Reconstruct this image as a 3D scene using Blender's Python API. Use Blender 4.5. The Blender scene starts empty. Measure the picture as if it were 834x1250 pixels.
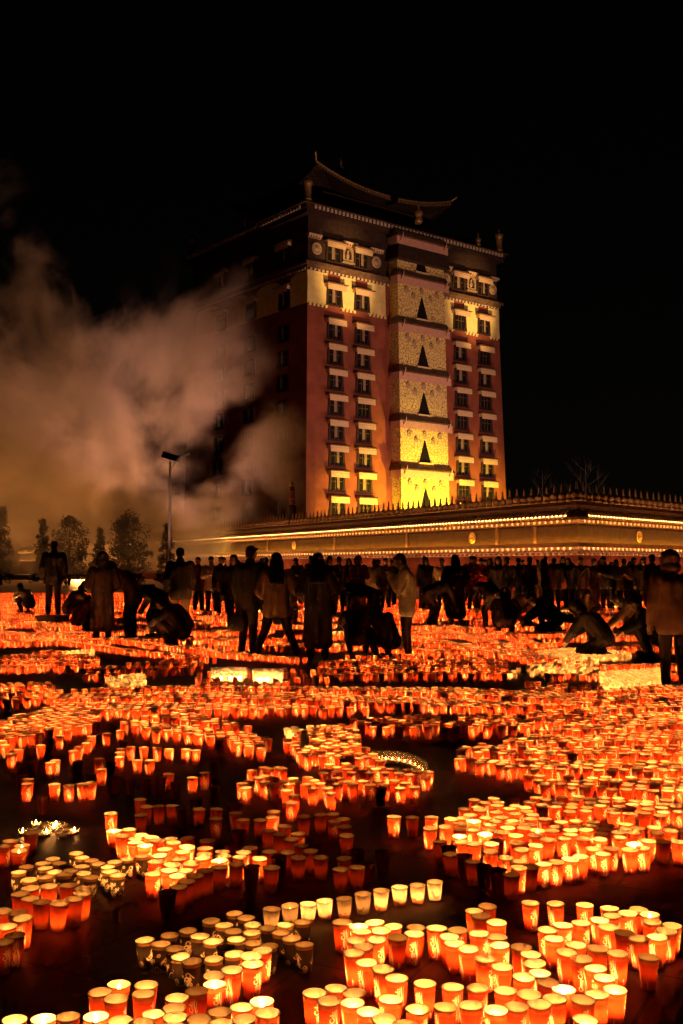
import bpy, bmesh, math, random
import numpy as np
from mathutils import Vector, Matrix, noise

random.seed(7)
RNG = np.random.default_rng(11)
R = math.radians
sc = bpy.context.scene
COL = sc.collection

# ------------------------------------------------------------------ camera model (photo measured at 834 x 1250)
F, HC, YH = 1275.0, 1.5, 690.0
PITCH = math.atan((YH - 625.0) / F)
def ray(px, py):
    xc, yc = (px - 417.0) / F, -(py - 625.0) / F
    c, s = math.cos(PITCH), math.sin(PITCH)
    return xc, c - yc * s, s + yc * c
def on_plane(px, py, z=0.0):
    dx, dy, dz = ray(px, py)
    t = (z - HC) / dz
    return dx * t, dy * t
def at_depth(px, d):
    return (px - 417.0) / F * d
def to_px(x, y, z):
    c, s = math.cos(PITCH), math.sin(PITCH)
    zz = z - HC
    f = y * c + zz * s
    u = -y * s + zz * c
    return 417 + F * x / f, 625 - F * u / f

cam = bpy.data.cameras.new("camera")
cam.sensor_fit = 'VERTICAL'; cam.sensor_height = 36.0; cam.lens = 36.0 * F / 1250.0
cam.clip_start = 0.1; cam.clip_end = 6000
camo = bpy.data.objects.new("camera", cam); COL.objects.link(camo)
camo.location = (0, 0, HC); camo.rotation_euler = (math.pi / 2 + PITCH, 0, 0)
sc.camera = camo

# ------------------------------------------------------------------ helpers
def tag(o, label=None, cat=None, group=None, kind=None):
    if label: o["label"] = label
    if cat: o["category"] = cat
    if group: o["group"] = group
    if kind: o["kind"] = kind
    return o
def empty(name, loc=(0, 0, 0), rz=0.0):
    o = bpy.data.objects.new(name, None); COL.objects.link(o)
    o.location = loc; o.rotation_euler = (0, 0, rz); o.empty_display_size = .1
    return o
def link(name, me, parent=None, mats=None):
    o = bpy.data.objects.new(name, me); COL.objects.link(o)
    if parent: o.parent = parent
    if mats:
        for m in (mats if isinstance(mats, (list, tuple)) else [mats]): me.materials.append(m)
    return o

class MB:
    """collects shapes into one mesh"""
    def __init__(s): s.v, s.f, s.m, s.sm = [], [], [], []
    def add(s, vs, fs, mat=0, smooth=False):
        n = len(s.v); s.v += [tuple(p) for p in vs]
        for f in fs: s.f.append(tuple(i + n for i in f)); s.m.append(mat); s.sm.append(smooth)
    def box(s, x0, x1, y0, y1, z0, z1, mat=0):
        s.add([(x0,y0,z0),(x1,y0,z0),(x1,y1,z0),(x0,y1,z0),(x0,y0,z1),(x1,y0,z1),(x1,y1,z1),(x0,y1,z1)],
              [(3,2,1,0),(4,5,6,7),(0,1,5,4),(1,2,6,5),(2,3,7,6),(3,0,4,7)], mat)
    def hexa(s, a, b, mat=0):
        """bottom quad a, top quad b (each 4 points, counter-clockwise from above)"""
        s.add(list(a) + list(b), [(3,2,1,0),(4,5,6,7),(0,1,5,4),(1,2,6,5),(2,3,7,6),(3,0,4,7)], mat)
    def lathe(s, prof, c=(0,0,0), seg=16, mat=0, axis='z', smooth=True, caps=True):
        vs, fs = [], []
        for r, h in prof:
            for k in range(seg):
                a = 2 * math.pi * k / seg
                p = (r * math.cos(a), r * math.sin(a), h)
                if axis == 'y': p = (p[0], p[2], p[1])
                if axis == 'x': p = (p[2], p[0], p[1])
                vs.append((p[0] + c[0], p[1] + c[1], p[2] + c[2]))
        for i in range(len(prof) - 1):
            for k in range(seg):
                a, b = i * seg + k, i * seg + (k + 1) % seg
                fs.append((a, b, b + seg, a + seg))
        s.add(vs, fs, mat, smooth)
        if caps:
            n = len(s.v) - len(vs)
            s.f.append(tuple(n + k for k in range(seg))[::-1]); s.m.append(mat); s.sm.append(False)
            s.f.append(tuple(n + (len(prof) - 1) * seg + k for k in range(seg))); s.m.append(mat); s.sm.append(False)
    def capsule(s, p0, p1, r0, r1, seg=12, mat=0):
        p0, p1 = Vector(p0), Vector(p1)
        d = p1 - p0; L = d.length
        q = (d.normalized() if L > 1e-6 else Vector((0, 0, 1))).to_track_quat('Z', 'Y')
        prof = []
        for k in range(5):
            a = -math.pi / 2 + (k + .35) / 5.35 * math.pi / 2
            prof.append((r0 * math.cos(a), r0 * math.sin(a)))
        prof.append((r0, 0)); prof.append((r1, L))
        for k in range(1, 6):
            a = (k - .35 * (k == 5)) / 5 * math.pi / 2
            prof.append((max(r1 * math.cos(a), r1 * .06), L + r1 * math.sin(a)))
        n = len(s.v)
        s.lathe(prof, (0, 0, 0), seg, mat)
        for i in range(n, len(s.v)): s.v[i] = tuple(q @ Vector(s.v[i]) + p0)
    def ellipsoid(s, c, rx, ry, rz, rot=None, seg=16, rings=10, mat=0):
        n = len(s.v)
        prof = [(max(math.sin(math.pi * (k + .15) / (rings + .3)), .02), -math.cos(math.pi * (k + .15) / (rings + .3))) for k in range(rings + 1)]
        s.lathe(prof, (0, 0, 0), seg, mat)
        for i in range(n, len(s.v)):
            p = Vector((s.v[i][0] * rx, s.v[i][1] * ry, s.v[i][2] * rz))
            if rot: p = rot @ p
            s.v[i] = tuple(p + Vector(c))
    def tube(s, pts, r, seg=8, mat=0):
        for a, b, ra, rb in zip(pts[:-1], pts[1:], r[:-1], r[1:]): s.capsule(a, b, ra, rb, seg, mat)
    def mesh(s, name):
        me = bpy.data.meshes.new(name)
        me.from_pydata(s.v, [], s.f)
        me.polygons.foreach_set("material_index", s.m)
        me.polygons.foreach_set("use_smooth", s.sm)
        me.update()
        return me
    def build(s, name, mats, parent=None):
        return link(name, s.mesh(name), parent, mats)

# ------------------------------------------------------------------ materials
def nodes_of(m):
    m.use_nodes = True
    nt = m.node_tree; nt.nodes.clear()
    return nt, nt.nodes, nt.links
def N(nt, typ, **kw):
    n = nt.nodes.new(typ)
    for k, v in kw.items():
        if k in ('operation', 'blend_type', 'data_type', 'noise_dimensions', 'feature', 'interpolation', 'wave_type', 'bands_direction', 'layer_name', 'attribute_name', 'image', 'extension', 'distance'):
            setattr(n, k, v)
        else: n.inputs[k].default_value = v
    return n
MATS = {}
def mat(name, col, rough=.8, var=.25, scale=6.0, bump=0.0, metal=0.0, spec=.3, emit=None, es=0.0, bscale=None):
    if name in MATS: return MATS[name]
    m = bpy.data.materials.new(name); MATS[name] = m
    nt, ns, lk = nodes_of(m)
    out = ns.new('ShaderNodeOutputMaterial'); b = ns.new('ShaderNodeBsdfPrincipled')
    lk.new(b.outputs[0], out.inputs[0])
    b.inputs['Roughness'].default_value = rough; b.inputs['Metallic'].default_value = metal
    b.inputs['Specular IOR Level'].default_value = spec
    tc = ns.new('ShaderNodeTexCoord')
    nz = N(nt, 'ShaderNodeTexNoise', Scale=scale, Detail=5.0)
    lk.new(tc.outputs['Object'], nz.inputs['Vector'])
    mr = ns.new('ShaderNodeMapRange'); mr.inputs[1].default_value = .3; mr.inputs[2].default_value = .7
    mr.inputs[3].default_value = 1 - var; mr.inputs[4].default_value = 1 + var
    lk.new(nz.outputs['Fac'], mr.inputs[0])
    mx = N(nt, 'ShaderNodeMix', data_type='RGBA', blend_type='MULTIPLY')
    mx.inputs[0].default_value = 1; mx.inputs[6].default_value = (*col, 1)
    lk.new(mr.outputs[0], mx.inputs[7]); lk.new(mx.outputs[2], b.inputs['Base Color'])
    if bump:
        nb = N(nt, 'ShaderNodeTexNoise', Scale=bscale or scale * 4, Detail=4.0)
        lk.new(tc.outputs['Object'], nb.inputs['Vector'])
        bp = N(nt, 'ShaderNodeBump', Strength=bump, Distance=.02)
        lk.new(nb.outputs['Fac'], bp.inputs['Height']); lk.new(bp.outputs[0], b.inputs['Normal'])
    if emit:
        b.inputs['Emission Color'].default_value = (*emit, 1); b.inputs['Emission Strength'].default_value = es
    return m
def emitter(name, col, strength):
    m = bpy.data.materials.new(name); MATS[name] = m
    nt, ns, lk = nodes_of(m)
    out = ns.new('ShaderNodeOutputMaterial'); e = ns.new('ShaderNodeEmission')
    e.inputs[0].default_value = (*col, 1); e.inputs[1].default_value = strength
    lk.new(e.outputs[0], out.inputs[0])
    return m

# ---- prints on the cups: drawn stroke by stroke into small pixel grids made here
def raster(W, H, strokes, aspect):
    """strokes: list of (points (u,v) in 0..1, radius in v units); returns coverage H x W"""
    out = np.zeros((H, W), np.float32)
    for pts, rad in strokes:
        P = np.array(pts, float)
        for a, b in zip(P[:-1], P[1:]):
            x0 = int(max(0, (min(a[0], b[0]) - rad / aspect) * W - 2)); x1 = int(min(W, (max(a[0], b[0]) + rad / aspect) * W + 3))
            y0 = int(max(0, (min(a[1], b[1]) - rad) * H - 2)); y1 = int(min(H, (max(a[1], b[1]) + rad) * H + 3))
            if x1 <= x0 or y1 <= y0: continue
            gx, gy = np.meshgrid((np.arange(x0, x1) + .5) / W * aspect, (np.arange(y0, y1) + .5) / H)
            ax, ay, bx, by = a[0] * aspect, a[1], b[0] * aspect, b[1]
            dx, dy = bx - ax, by - ay
            t = np.clip(((gx - ax) * dx + (gy - ay) * dy) / max(dx * dx + dy * dy, 1e-9), 0, 1)
            dist = np.hypot(gx - ax - t * dx, gy - ay - t * dy)
            out[y0:y1, x0:x1] = np.maximum(out[y0:y1, x0:x1], np.clip((rad - dist) * H / 1.5 + .5, 0, 1))
    return out
def arc(cx, cy, rx, ry, a0, a1, n=14):
    return [(cx + rx * math.cos(R(a0 + (a1 - a0) * k / n)), cy + ry * math.sin(R(a0 + (a1 - a0) * k / n))) for k in range(n + 1)]
def script_word():
    """Coca-Cola in a looping hand: list of polylines, x along the word, y up, letter x-height 1"""
    L = []
    def C(x):
        L.append((arc(x + .85, 1.0, .85, 1.05, 50, 320, 22), .17)); L.append((arc(x + 1.05, 1.75, .45, .3, -30, 190, 10), .11))
        return x + 1.75
    def o(x): L.append((arc(x + .42, .5, .42, .5, 0, 360, 18), .14)); L.append(([(x + .7, .85), (x + 1.0, .72)], .09)); return x + .98
    def c(x): L.append((arc(x + .45, .5, .45, .5, 45, 320, 16), .14)); return x + .92
    def a(x):
        L.append((arc(x + .42, .5, .42, .5, 0, 360, 18), .13)); L.append(([(x + .86, 1.0), (x + .84, .2), (x + .95, .02), (x + 1.15, .2)], .14)); return x + 1.15
    def l(x): L.append(([(x + .1, .1), (x + .3, 1.0), (x + .42, 1.9), (x + .25, 2.05), (x + .12, 1.6), (x + .2, .3), (x + .38, .02), (x + .55, .2)], .13)); return x + .58
    x = C(0); x = o(x); x = c(x); x = a(x)
    L.append(([(x + .05, .5), (x + .5, .55)], .12)); x += .62
    x = C(x); x = o(x); x = l(x); x = a(x)
    L.append((arc(2.6, -.45, 2.4, .35, 190, 330, 14), .10))
    return L, x
def image_from(name, arr):
    H, W = arr.shape
    im = bpy.data.images.new(name, W, H, alpha=False, float_buffer=False)
    im.colorspace_settings.name = 'Non-Color'
    px = np.ones((H, W, 4), np.float32); px[..., :3] = arr[..., None]
    im.pixels.foreach_set(px.ravel()); im.update(); im.pack()
    return im
ASP = 2.05
word, wlen = script_word()
strk = []
for u0 in (.16, .66):
    k = .70 / wlen
    for pts, rad in word:
        # runs up the cup: word x -> v, word y -> -u
        strk.append(([(u0 - (y + .22 * (x - wlen / 2) * 0) * k / ASP + .04, .12 + x * k) for x, y in pts], rad * k))
    strk.append(([(u0 + .085 + .022 * math.sin(t * 5.2), .06 + t * .78) for t in np.linspace(0, 1, 14)], .020))
    strk.append(([(u0 + .115 + .018 * math.sin(t * 5.2 + .4), .06 + t * .78) for t in np.linspace(0, 1, 14)], .008))
    strk.append(([(u0 + .25, .10), (u0 + .25, .26)], .012)); strk.append(([(u0 + .27, .10), (u0 + .27, .24)], .007))
IMG_RED = image_from("script_print", raster(768, 384, strk, ASP))
strk = []
for k in range(26):
    cx, cy = random.random(), random.uniform(.04, .70)
    a0 = random.uniform(0, 360); turn = random.choice((-1, 1)); r0 = random.uniform(.075, .135)
    pts = []
    for t in np.linspace(0, 1, 22):
        rr = r0 * (1 - .75 * t); a = R(a0 + turn * t * random.uniform(395, 405))
        pts.append((cx + rr * math.cos(a) / 2.0 + .03 * t, cy + rr * math.sin(a)))
    tail = [(pts[0][0] + .02 * q * turn, pts[0][1] - .035 * q) for q in (3, 2, 1)]
    for off in (-1, 0, 1):
        P_ = [(x + off, y) for x, y in tail + pts]
        strk.append((P_[:12], .019)); strk.append((P_[11:], .011))
strk.append(([(0, .03), (1, .03)], .022))
IMG_PAT = image_from("swirl_print", raster(640, 320, strk, 2.0))
strk = []
for u0 in (.25, .75):
    strk += [([(u0 - .09, .50), (u0 - .05, .30), (u0, .22), (u0 + .07, .24)], .07), ([(u0 - .09, .50), (u0 - .10, .60)], .03),
             ([(u0 + .07, .24), (u0 + .12, .34), (u0 + .14, .42)], .025), ([(u0, .22), (u0 + .02, .10)], .025)]
IMG_WHALE = image_from("whale_print", raster(320, 160, strk, 2.0))

def cup_mat(name, kind):
    m = bpy.data.materials.new(name); MATS[name] = m
    nt, ns, lk = nodes_of(m)
    out = ns.new('ShaderNodeOutputMaterial')
    uv = ns.new('ShaderNodeUVMap'); geo = ns.new('ShaderNodeNewGeometry')
    sep = ns.new('ShaderNodeSeparateXYZ'); lk.new(uv.outputs[0], sep.inputs[0])
    oi = ns.new('ShaderNodeObjectInfo')
    paper = (.44, .35, .24, 1)
    def mix(fac, a, b):
        x = N(nt, 'ShaderNodeMix', data_type='RGBA')
        for src, i in ((fac, 0), (a, 6), (b, 7)):
            if hasattr(src, 'is_linked'): lk.new(src, x.inputs[i])
            else: x.inputs[i].default_value = src
        return x.outputs[2]
    def img(image):
        t = ns.new('ShaderNodeTexImage'); t.image = image; t.interpolation = 'Linear'
        lk.new(uv.outputs[0], t.inputs[0]); return t.outputs[0]
    def step(src, lo, hi):
        r = ns.new('ShaderNodeMapRange'); r.inputs[1].default_value = lo; r.inputs[2].default_value = hi
        lk.new(src, r.inputs[0]); return r.outputs[0]
    if kind == 'red':
        ink = mix(step(sep.outputs[1], .83, .85), (.285, .0215, .0045, 1), (.33, .062, .014, 1))
        dif = mix(img(IMG_RED), ink, paper); tra = dif
    elif kind == 'orange':
        dif = mix(step(sep.outputs[1], .3, .34), (.285, .050, .011, 1), (.275, .027, .006, 1)); tra = dif
    elif kind == 'pattern':
        ink = mix(step(sep.outputs[1], .86, .88), (.012, .007, .004, 1), (.16, .08, .025, 1))
        dif = mix(img(IMG_PAT), ink, (.31, .25, .16, 1)); tra = dif
    elif kind == 'white':
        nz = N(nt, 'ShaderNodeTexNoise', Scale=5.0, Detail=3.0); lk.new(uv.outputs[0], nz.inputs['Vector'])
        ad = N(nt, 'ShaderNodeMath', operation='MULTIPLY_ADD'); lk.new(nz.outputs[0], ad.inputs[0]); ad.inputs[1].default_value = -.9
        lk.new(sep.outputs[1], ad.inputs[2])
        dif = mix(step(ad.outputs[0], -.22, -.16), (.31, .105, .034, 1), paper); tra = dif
    elif kind == 'whale':
        dif = mix(img(IMG_WHALE), paper, (.16, .14, .12, 1)); tra = dif
    else:
        dif = paper; tra = paper
    d = ns.new('ShaderNodeBsdfDiffuse'); t = ns.new('ShaderNodeBsdfTranslucent')
    dd = mix(geo.outputs['Backfacing'], dif, (.56, .46, .29, 1))
    if hasattr(dd, 'is_linked'): lk.new(dd, d.inputs[0])
    if hasattr(tra, 'is_linked'): lk.new(tra, t.inputs[0])
    else: t.inputs[0].default_value = tra
    ms = ns.new('ShaderNodeMixShader'); ms.inputs[0].default_value = .41
    lk.new(d.outputs[0], ms.inputs[1]); lk.new(t.outputs[0], ms.inputs[2])
    gl = ns.new('ShaderNodeBsdfGlossy'); gl.inputs['Roughness'].default_value = .35
    m2 = ns.new('ShaderNodeMixShader'); m2.inputs[0].default_value = .03
    lk.new(ms.outputs[0], m2.inputs[1]); lk.new(gl.outputs[0], m2.inputs[2])
    lk.new(m2.outputs[0], out.inputs[0])
    return m
CUPM = {k: cup_mat(n, k) for k, n in (('red', 'red_printed_paper'), ('orange', 'plain_orange_paper'), ('pattern', 'black_swirl_paper'), ('white', 'white_paper'), ('whale', 'white_paper_dark_print'))}
RIMM = mat('paper_rim', (.50, .40, .27), .6, .1)
WAXM = mat('candle_wax', (.60, .42, .18), .5, .12, 30, spec=.4)
WAXD = mat('cold_wax', (.55, .42, .26), .5, .2, 30, spec=.4)
FLCOL = (1.0, .41, .10)
FL = [emitter('flame_high', FLCOL, 1080.0), emitter('flame_mid', FLCOL, 680.0), emitter('flame_low', (1.0, .39, .09), 330.0), emitter('flame_faint', (1.0, .36, .075), 90.0), emitter('unlit_cup_glow', (1.0, .34, .06), 26.0)]  # the weakest is a glow added to cups that stand unlit
BODY_DIM = {'red': (.037, .0265, .112), 'orange': (.037, .0265, .108), 'pattern': (.0335, .0245, .098), 'white': (.035, .025, .082), 'whale': (.035, .025, .082)}

def cup_shell(kind, seg=28):
    rt, rb, h = BODY_DIM[kind]
    me = bpy.data.meshes.new('cup_wall')
    v, f, mi, uvs = [], [], [], []
    rings = [(rb * .99, .0015), (rb + (rt - rb) * .33, h * .33), (rb + (rt - rb) * .66, h * .66), (rt, h)]
    for r, z in rings:
        for k in range(seg + 1):
            a = 2 * math.pi * k / seg
            v.append((r * math.cos(a), r * math.sin(a), z))
    w = seg + 1
    for i in range(len(rings) - 1):
        for k in range(seg):
            f.append((i * w + k, i * w + k + 1, (i + 1) * w + k + 1, (i + 1) * w + k)); mi.append(0)
            z0, z1 = rings[i][1] / h, rings[i + 1][1] / h
            uvs += [(k / seg, z0), ((k + 1) / seg, z0), ((k + 1) / seg, z1), (k / seg, z1)]
    # rolled rim
    base = len(v); t = 6
    for k in range(seg):
        a = 2 * math.pi * k / seg
        for q in range(t):
            b = 2 * math.pi * q / t
            rr = rt + .0013 + .0017 * math.cos(b)
            v.append((rr * math.cos(a), rr * math.sin(a), h + .0017 * math.sin(b)))
    for k in range(seg):
        for q in range(t):
            a0, a1 = base + k * t, base + ((k + 1) % seg) * t
            f.append((a0 + q, a1 + q, a1 + (q + 1) % t, a0 + (q + 1) % t)); mi.append(1); uvs += [(.5, .99)] * 4
    # bottom
    base = len(v)
    for k in range(seg):
        a = 2 * math.pi * k / seg
        v.append((rb * math.cos(a), rb * math.sin(a), .004))
    f.append(tuple(base + k for k in range(seg))); mi.append(1); uvs += [(.5, .99)] * seg
    me.from_pydata(v, [], f)
    me.polygons.foreach_set('material_index', mi); me.polygons.foreach_set('use_smooth', [True] * len(f))
    ul = me.uv_layers.new(name='UVMap'); ul.data.foreach_set('uv', np.array(uvs, np.float32).ravel())
    me.materials.append(CUPM[kind]); me.materials.append(RIMM); me.update()
    return me
SHELL = {k: cup_shell(k) for k in BODY_DIM}
def candle_mesh(kind, level, lit):
    rt, rb, h = BODY_DIM[kind]
    if False:
        r = rb + (rt - rb) * level - .0012
        b = MB(); b.lathe([(rb * .95, .006), (r, h * level), (r * .55, h * level - .0015)], seg=20)
    else:
        b = MB(); b.lathe([(.0115, .005), (.0115, h * level - .002), (.0095, h * level), (.004, h * level - .002)], seg=14)
    me = b.mesh('candle'); me.materials.append(WAXM if lit else WAXD); return me
def flame_mesh(z):
    b = MB(); b.lathe([(.0012, z + .003), (.0048, z + .008), (.0058, z + .013), (.0040, z + .021), (.0016, z + .028), (.0003, z + .032)], seg=8)
    return b.mesh('flame')
LEVELS = (.30, .40, .50); TALL = .74; PLEVELS = (.34, .42, .50)
CANDLE = {(k, l, lit): candle_mesh(k, l, lit) for k in BODY_DIM for l in LEVELS + PLEVELS + (TALL,) for lit in (0, 1)}
FLAME = {}
for k in BODY_DIM:
    for l in LEVELS + PLEVELS + (TALL,):
        for q in range(5):
            me = flame_mesh(BODY_DIM[k][2] * l); me.materials.append(FL[q]); FLAME[k, l, q] = me

def make_cup(name, kind, x, y, state, rot=None):
    """state: 0 unlit, 1..4 from brightest to faintest"""
    o = empty(name, (x, y, 0), random.uniform(0, 6.28) if rot is None else rot)
    lv = random.choice(PLEVELS if kind == 'pattern' else LEVELS)
    if kind == 'red' and random.random() < .05: lv = TALL
    s = random.uniform(.97, 1.03); o.scale = (s * random.uniform(.965, 1.035), s * random.uniform(.965, 1.035), s)
    o.rotation_euler[0] = random.gauss(0, .02); o.rotation_euler[1] = random.gauss(0, .02)
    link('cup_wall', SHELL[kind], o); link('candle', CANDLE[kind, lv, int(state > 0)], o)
    if state: link('flame', FLAME[kind, lv, state - 1], o)
    return o

# ------------------------------------------------------------------ world, sun (night)
w = bpy.data.worlds.new("World"); sc.world = w; w.use_nodes = True
nt = w.node_tree; nt.nodes.clear()
sky = nt.nodes.new('ShaderNodeTexSky'); sky.sky_type = 'NISHITA'; sky.sun_disc = False
sky.sun_elevation = R(2.0); sky.sun_rotation = R(200); sky.altitude = 3000
bg = nt.nodes.new('ShaderNodeBackground'); bg.inputs[1].default_value = .0006
wo = nt.nodes.new('ShaderNodeOutputWorld')
mxs = N(nt, 'ShaderNodeMix', data_type='RGBA', blend_type='MULTIPLY'); mxs.inputs[0].default_value = 1; mxs.inputs[7].default_value = (1.0, .62, .42, 1)
nt.links.new(sky.outputs[0], mxs.inputs[6]); nt.links.new(mxs.outputs[2], bg.inputs[0]); nt.links.new(bg.outputs[0], wo.inputs[0])
sl = bpy.data.lights.new("sun", 'SUN'); sl.energy = .0015; sl.angle = R(.5); sl.color = (1, .9, .8)
so = bpy.data.objects.new("sun", sl); COL.objects.link(so); so.rotation_euler = (R(88), 0, R(160))

# ------------------------------------------------------------------ ground
def ground():
    m = bpy.data.materials.new('dark_paving'); nt, ns, lk = nodes_of(m)
    out = ns.new('ShaderNodeOutputMaterial'); b = ns.new('ShaderNodeBsdfPrincipled'); lk.new(b.outputs[0], out.inputs[0])
    tc = ns.new('ShaderNodeTexCoord')
    br = ns.new('ShaderNodeTexBrick'); br.inputs['Scale'].default_value = 1.0
    br.inputs['Mortar Size'].default_value = .009; br.inputs['Brick Width'].default_value = .8; br.inputs['Row Height'].default_value = .5
    br.inputs['Color1'].default_value = (.165, .070, .048, 1); br.inputs['Color2'].default_value = (.125, .055, .038, 1); br.inputs['Mortar'].default_value = (.045, .022, .016, 1)
    mp = ns.new('ShaderNodeMapping'); mp.inputs['Rotation'].default_value = (0, 0, R(28))
    lk.new(tc.outputs['Object'], mp.inputs[0]); lk.new(mp.outputs[0], br.inputs['Vector'])
    nz = N(nt, 'ShaderNodeTexNoise', Scale=2.2, Detail=8.0); lk.new(tc.outputs['Object'], nz.inputs['Vector'])
    mr = ns.new('ShaderNodeMapRange'); mr.inputs[1].default_value = .35; mr.inputs[2].default_value = .7; mr.inputs[3].default_value = .55; mr.inputs[4].default_value = 1.25
    lk.new(nz.outputs[0], mr.inputs[0])
    mx = N(nt, 'ShaderNodeMix', data_type='RGBA', blend_type='MULTIPLY'); mx.inputs[0].default_value = 1
    lk.new(br.outputs[0], mx.inputs[6]); lk.new(mr.outputs[0], mx.inputs[7]); vd = N(nt, 'ShaderNodeTexVoronoi', feature='F1', Scale=5.5); lk.new(tc.outputs['Object'], vd.inputs['Vector'])
    dr = ns.new('ShaderNodeMapRange'); dr.inputs[1].default_value = .10; dr.inputs[2].default_value = .05; dr.inputs[3].default_value = 0; dr.inputs[4].default_value = .5; lk.new(vd.outputs['Distance'], dr.inputs[0])
    wx = N(nt, 'ShaderNodeMix', data_type='RGBA'); lk.new(dr.outputs[0], wx.inputs[0]); lk.new(mx.outputs[2], wx.inputs[6]); wx.inputs[7].default_value = (.42, .22, .14, 1)
    lk.new(wx.outputs[2], b.inputs['Base Color'])
    r2 = ns.new('ShaderNodeMapRange'); r2.inputs[3].default_value = .42; r2.inputs[4].default_value = .62
    lk.new(nz.outputs[0], r2.inputs[0]); lk.new(r2.outputs[0], b.inputs['Roughness'])
    n2 = N(nt, 'ShaderNodeTexNoise', Scale=60.0, Detail=4.0); lk.new(tc.outputs['Object'], n2.inputs['Vector'])
    bp = N(nt, 'ShaderNodeBump', Strength=.25, Distance=.004); lk.new(n2.outputs[0], bp.inputs['Height']); lk.new(bp.outputs[0], b.inputs['Normal'])
    g = MB(); g.add([(-1500, -300, 0), (1500, -300, 0), (1500, 2500, 0), (-1500, 2500, 0)], [(0, 1, 2, 3)])
    tag(g.build('ground', m), kind='structure')
ground()

# ------------------------------------------------------------------ cups traced from the photograph: rim centres in its pixels
# state: 1 bright 2 normal 3 weak 4 faint 0 unlit
T = []   # (kind, px, py, state, cluster)
def tr(kind, cluster, state, pts):
    for p in pts: T.append([kind, p[0], p[1], p[2] if len(p) > 2 else state, cluster])
tr('red', 'bl', 2, [(17,1244),(53,1242),(84,1241,3),(117.5,1242),(147,1246),(178,1247,3),(123,1212,3),(143,1202,3),(141,1219),(178,1203,3),(175.5,1213.5,3),(198,1239),
    (212.5,1229,3),(224,1218),(241,1209,4),(257,1200),(267,1192.5),(281.5,1185),(300,1177),(307.5,1169,1),(318,1161,1),(317,1223.6),(293,1230),(325,1237,1),(269,1236,3),
    (298,1243),(242,1243,3),(210,1241),(271,1249),(212,1251)])
tr('red', 'zz', 2, [(386,1213.5),(409.6,1207.5),(406,1222,2),(431,1215),(432,1225.5,1),(451,1235,1),(468,1243),(476,1221,1),(486,1250),(508.4,1231),(519,1201.5,1),(543,1229,1),(552.5,1205,1),
    (584.7,1205,1),(589,1230),(485.4,1195),(467.6,1183.6,1),(448.4,1175.4),(434,1163,1),(441.7,1155),(572,1159),(556,1151),(592,1170,1),(418.7,1126,3),(439,1131),(440.8,1139),(436.5,1147,1),
    (459,1125.5,1),(481.5,1130),(465,1136),(463,1146,1),(484,1144,4),(503,1139),(507.4,1132,3),(533,1134,1),(559.5,1135),(548.7,1142),(580,1111),(594,1106,4),(588,1119,4),(587,1139,1),(606,1126),(607.7,1146,1)])
tr('red', 'lr', 2, [(647.7,1101.5),(679,1103),(714,1104),(745,1109.6),(781,1111,3),(747,1118),(768,1115,1),(791,1116,3),(796,1123.5,3),(733.5,1123,1),(741,1130),(710,1126.4),(820,1129),(687,1131,1),
    (668,1135.5,1),(676.5,1146,1),(703,1153.5,1),(729.5,1159,3),(762,1138,4),(781,1145),(802,1143,1),(813,1137),(631,1155,3),(614,1151,1),(691.6,1163.7),(710,1171.6),(754.7,1163.7,1),
    (790.6,1168,4),(647,1165,1),(654,1175.7),(612.5,1180.5),(658.5,1187,1),(639,1192.7),(667.6,1198.4,3),(617,1209,1),(645.6,1213.5,1),(688,1208,1),(675,1220,1),(625,1229,1),(659,1226,1),
    (711.5,1221.5,3),(729,1183,1),(738,1193.6,1),(731,1213,1),(749,1207.6,1),(713,1246),(599,1231,1)])
tr('white', 'wr', 1, [(331,1110,4),(376,1103,3),(397,1099,3),(421,1096.7,4),(465,1087.6,3),(488,1083,3),(510,1080,3)])
tr('whale', 'wr', 1, [(354.7,1106,4),(443.6,1091.7,4),(531,1076,3)])
tr('pattern', 'pd', 4, [(179,1147.5,2),(207,1141.5,4),(198.4,1153.5,4),(212,1159),(221,1166,2),(230,1137,4),(244,1143.4,2),(236,1174,4),(259.6,1171,2),(261,1150.6,2),(261,1126,4),(275.7,1132.6,2),
    (290.5,1116.8,4),(301,1122,4),(286.7,1138,4),(295,1144,2),(308,1138,2),(312,1128,2),(327.5,1134,4),(308,1150,4),(321,1154,4),(341,1139,4),(346,1129.5,2),(354.7,1145),(367.4,1150.6,4),(363,1126.7,4),(275,1157,0),(286,1164.7,3)])
tr('pattern', 'pl', 4, [(23,1065.4,2),(33,1057.5,4),(51,1055,2),(66,1049,3),(74,1053.5,4),(56,1060.5,2),(66,1064.5,2),(94,1042.7,2),(102,1046.7,2),(111.5,1050,4),(103,1057,2),(84,1057,0),(91,1062,4),
    (101,1066,2),(120,1054.4,2),(136.7,1052,2),(129.5,1058.7,2),(134,1063,2),(142.7,1068,2),(153.5,1048.7,2),(169,1046,2),(74,1069,4),(57.5,1071,3),(109,1070,4),(39.6,1073.7,3)])
tr('orange', 'pr', 4, [(38,1085,3),(60,1081.6,3),(82.7,1081),(100,1084.5,3),(100,1091,3),(25.7,1091.7),(37,1097),(50,1101),(71.5,1102.7,3),(90.4,1097.6)])
tr('red', 'le', 3, [(2.4,1113),(21.6,1115,4),(28,1121,2),(8.4,1132,3),(5,1150,0),(18,1143,0),(12,1027.6,4),(5,1032,4),(27,1032,4),(22.8,1039,4),(38,1017,0)])
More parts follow.
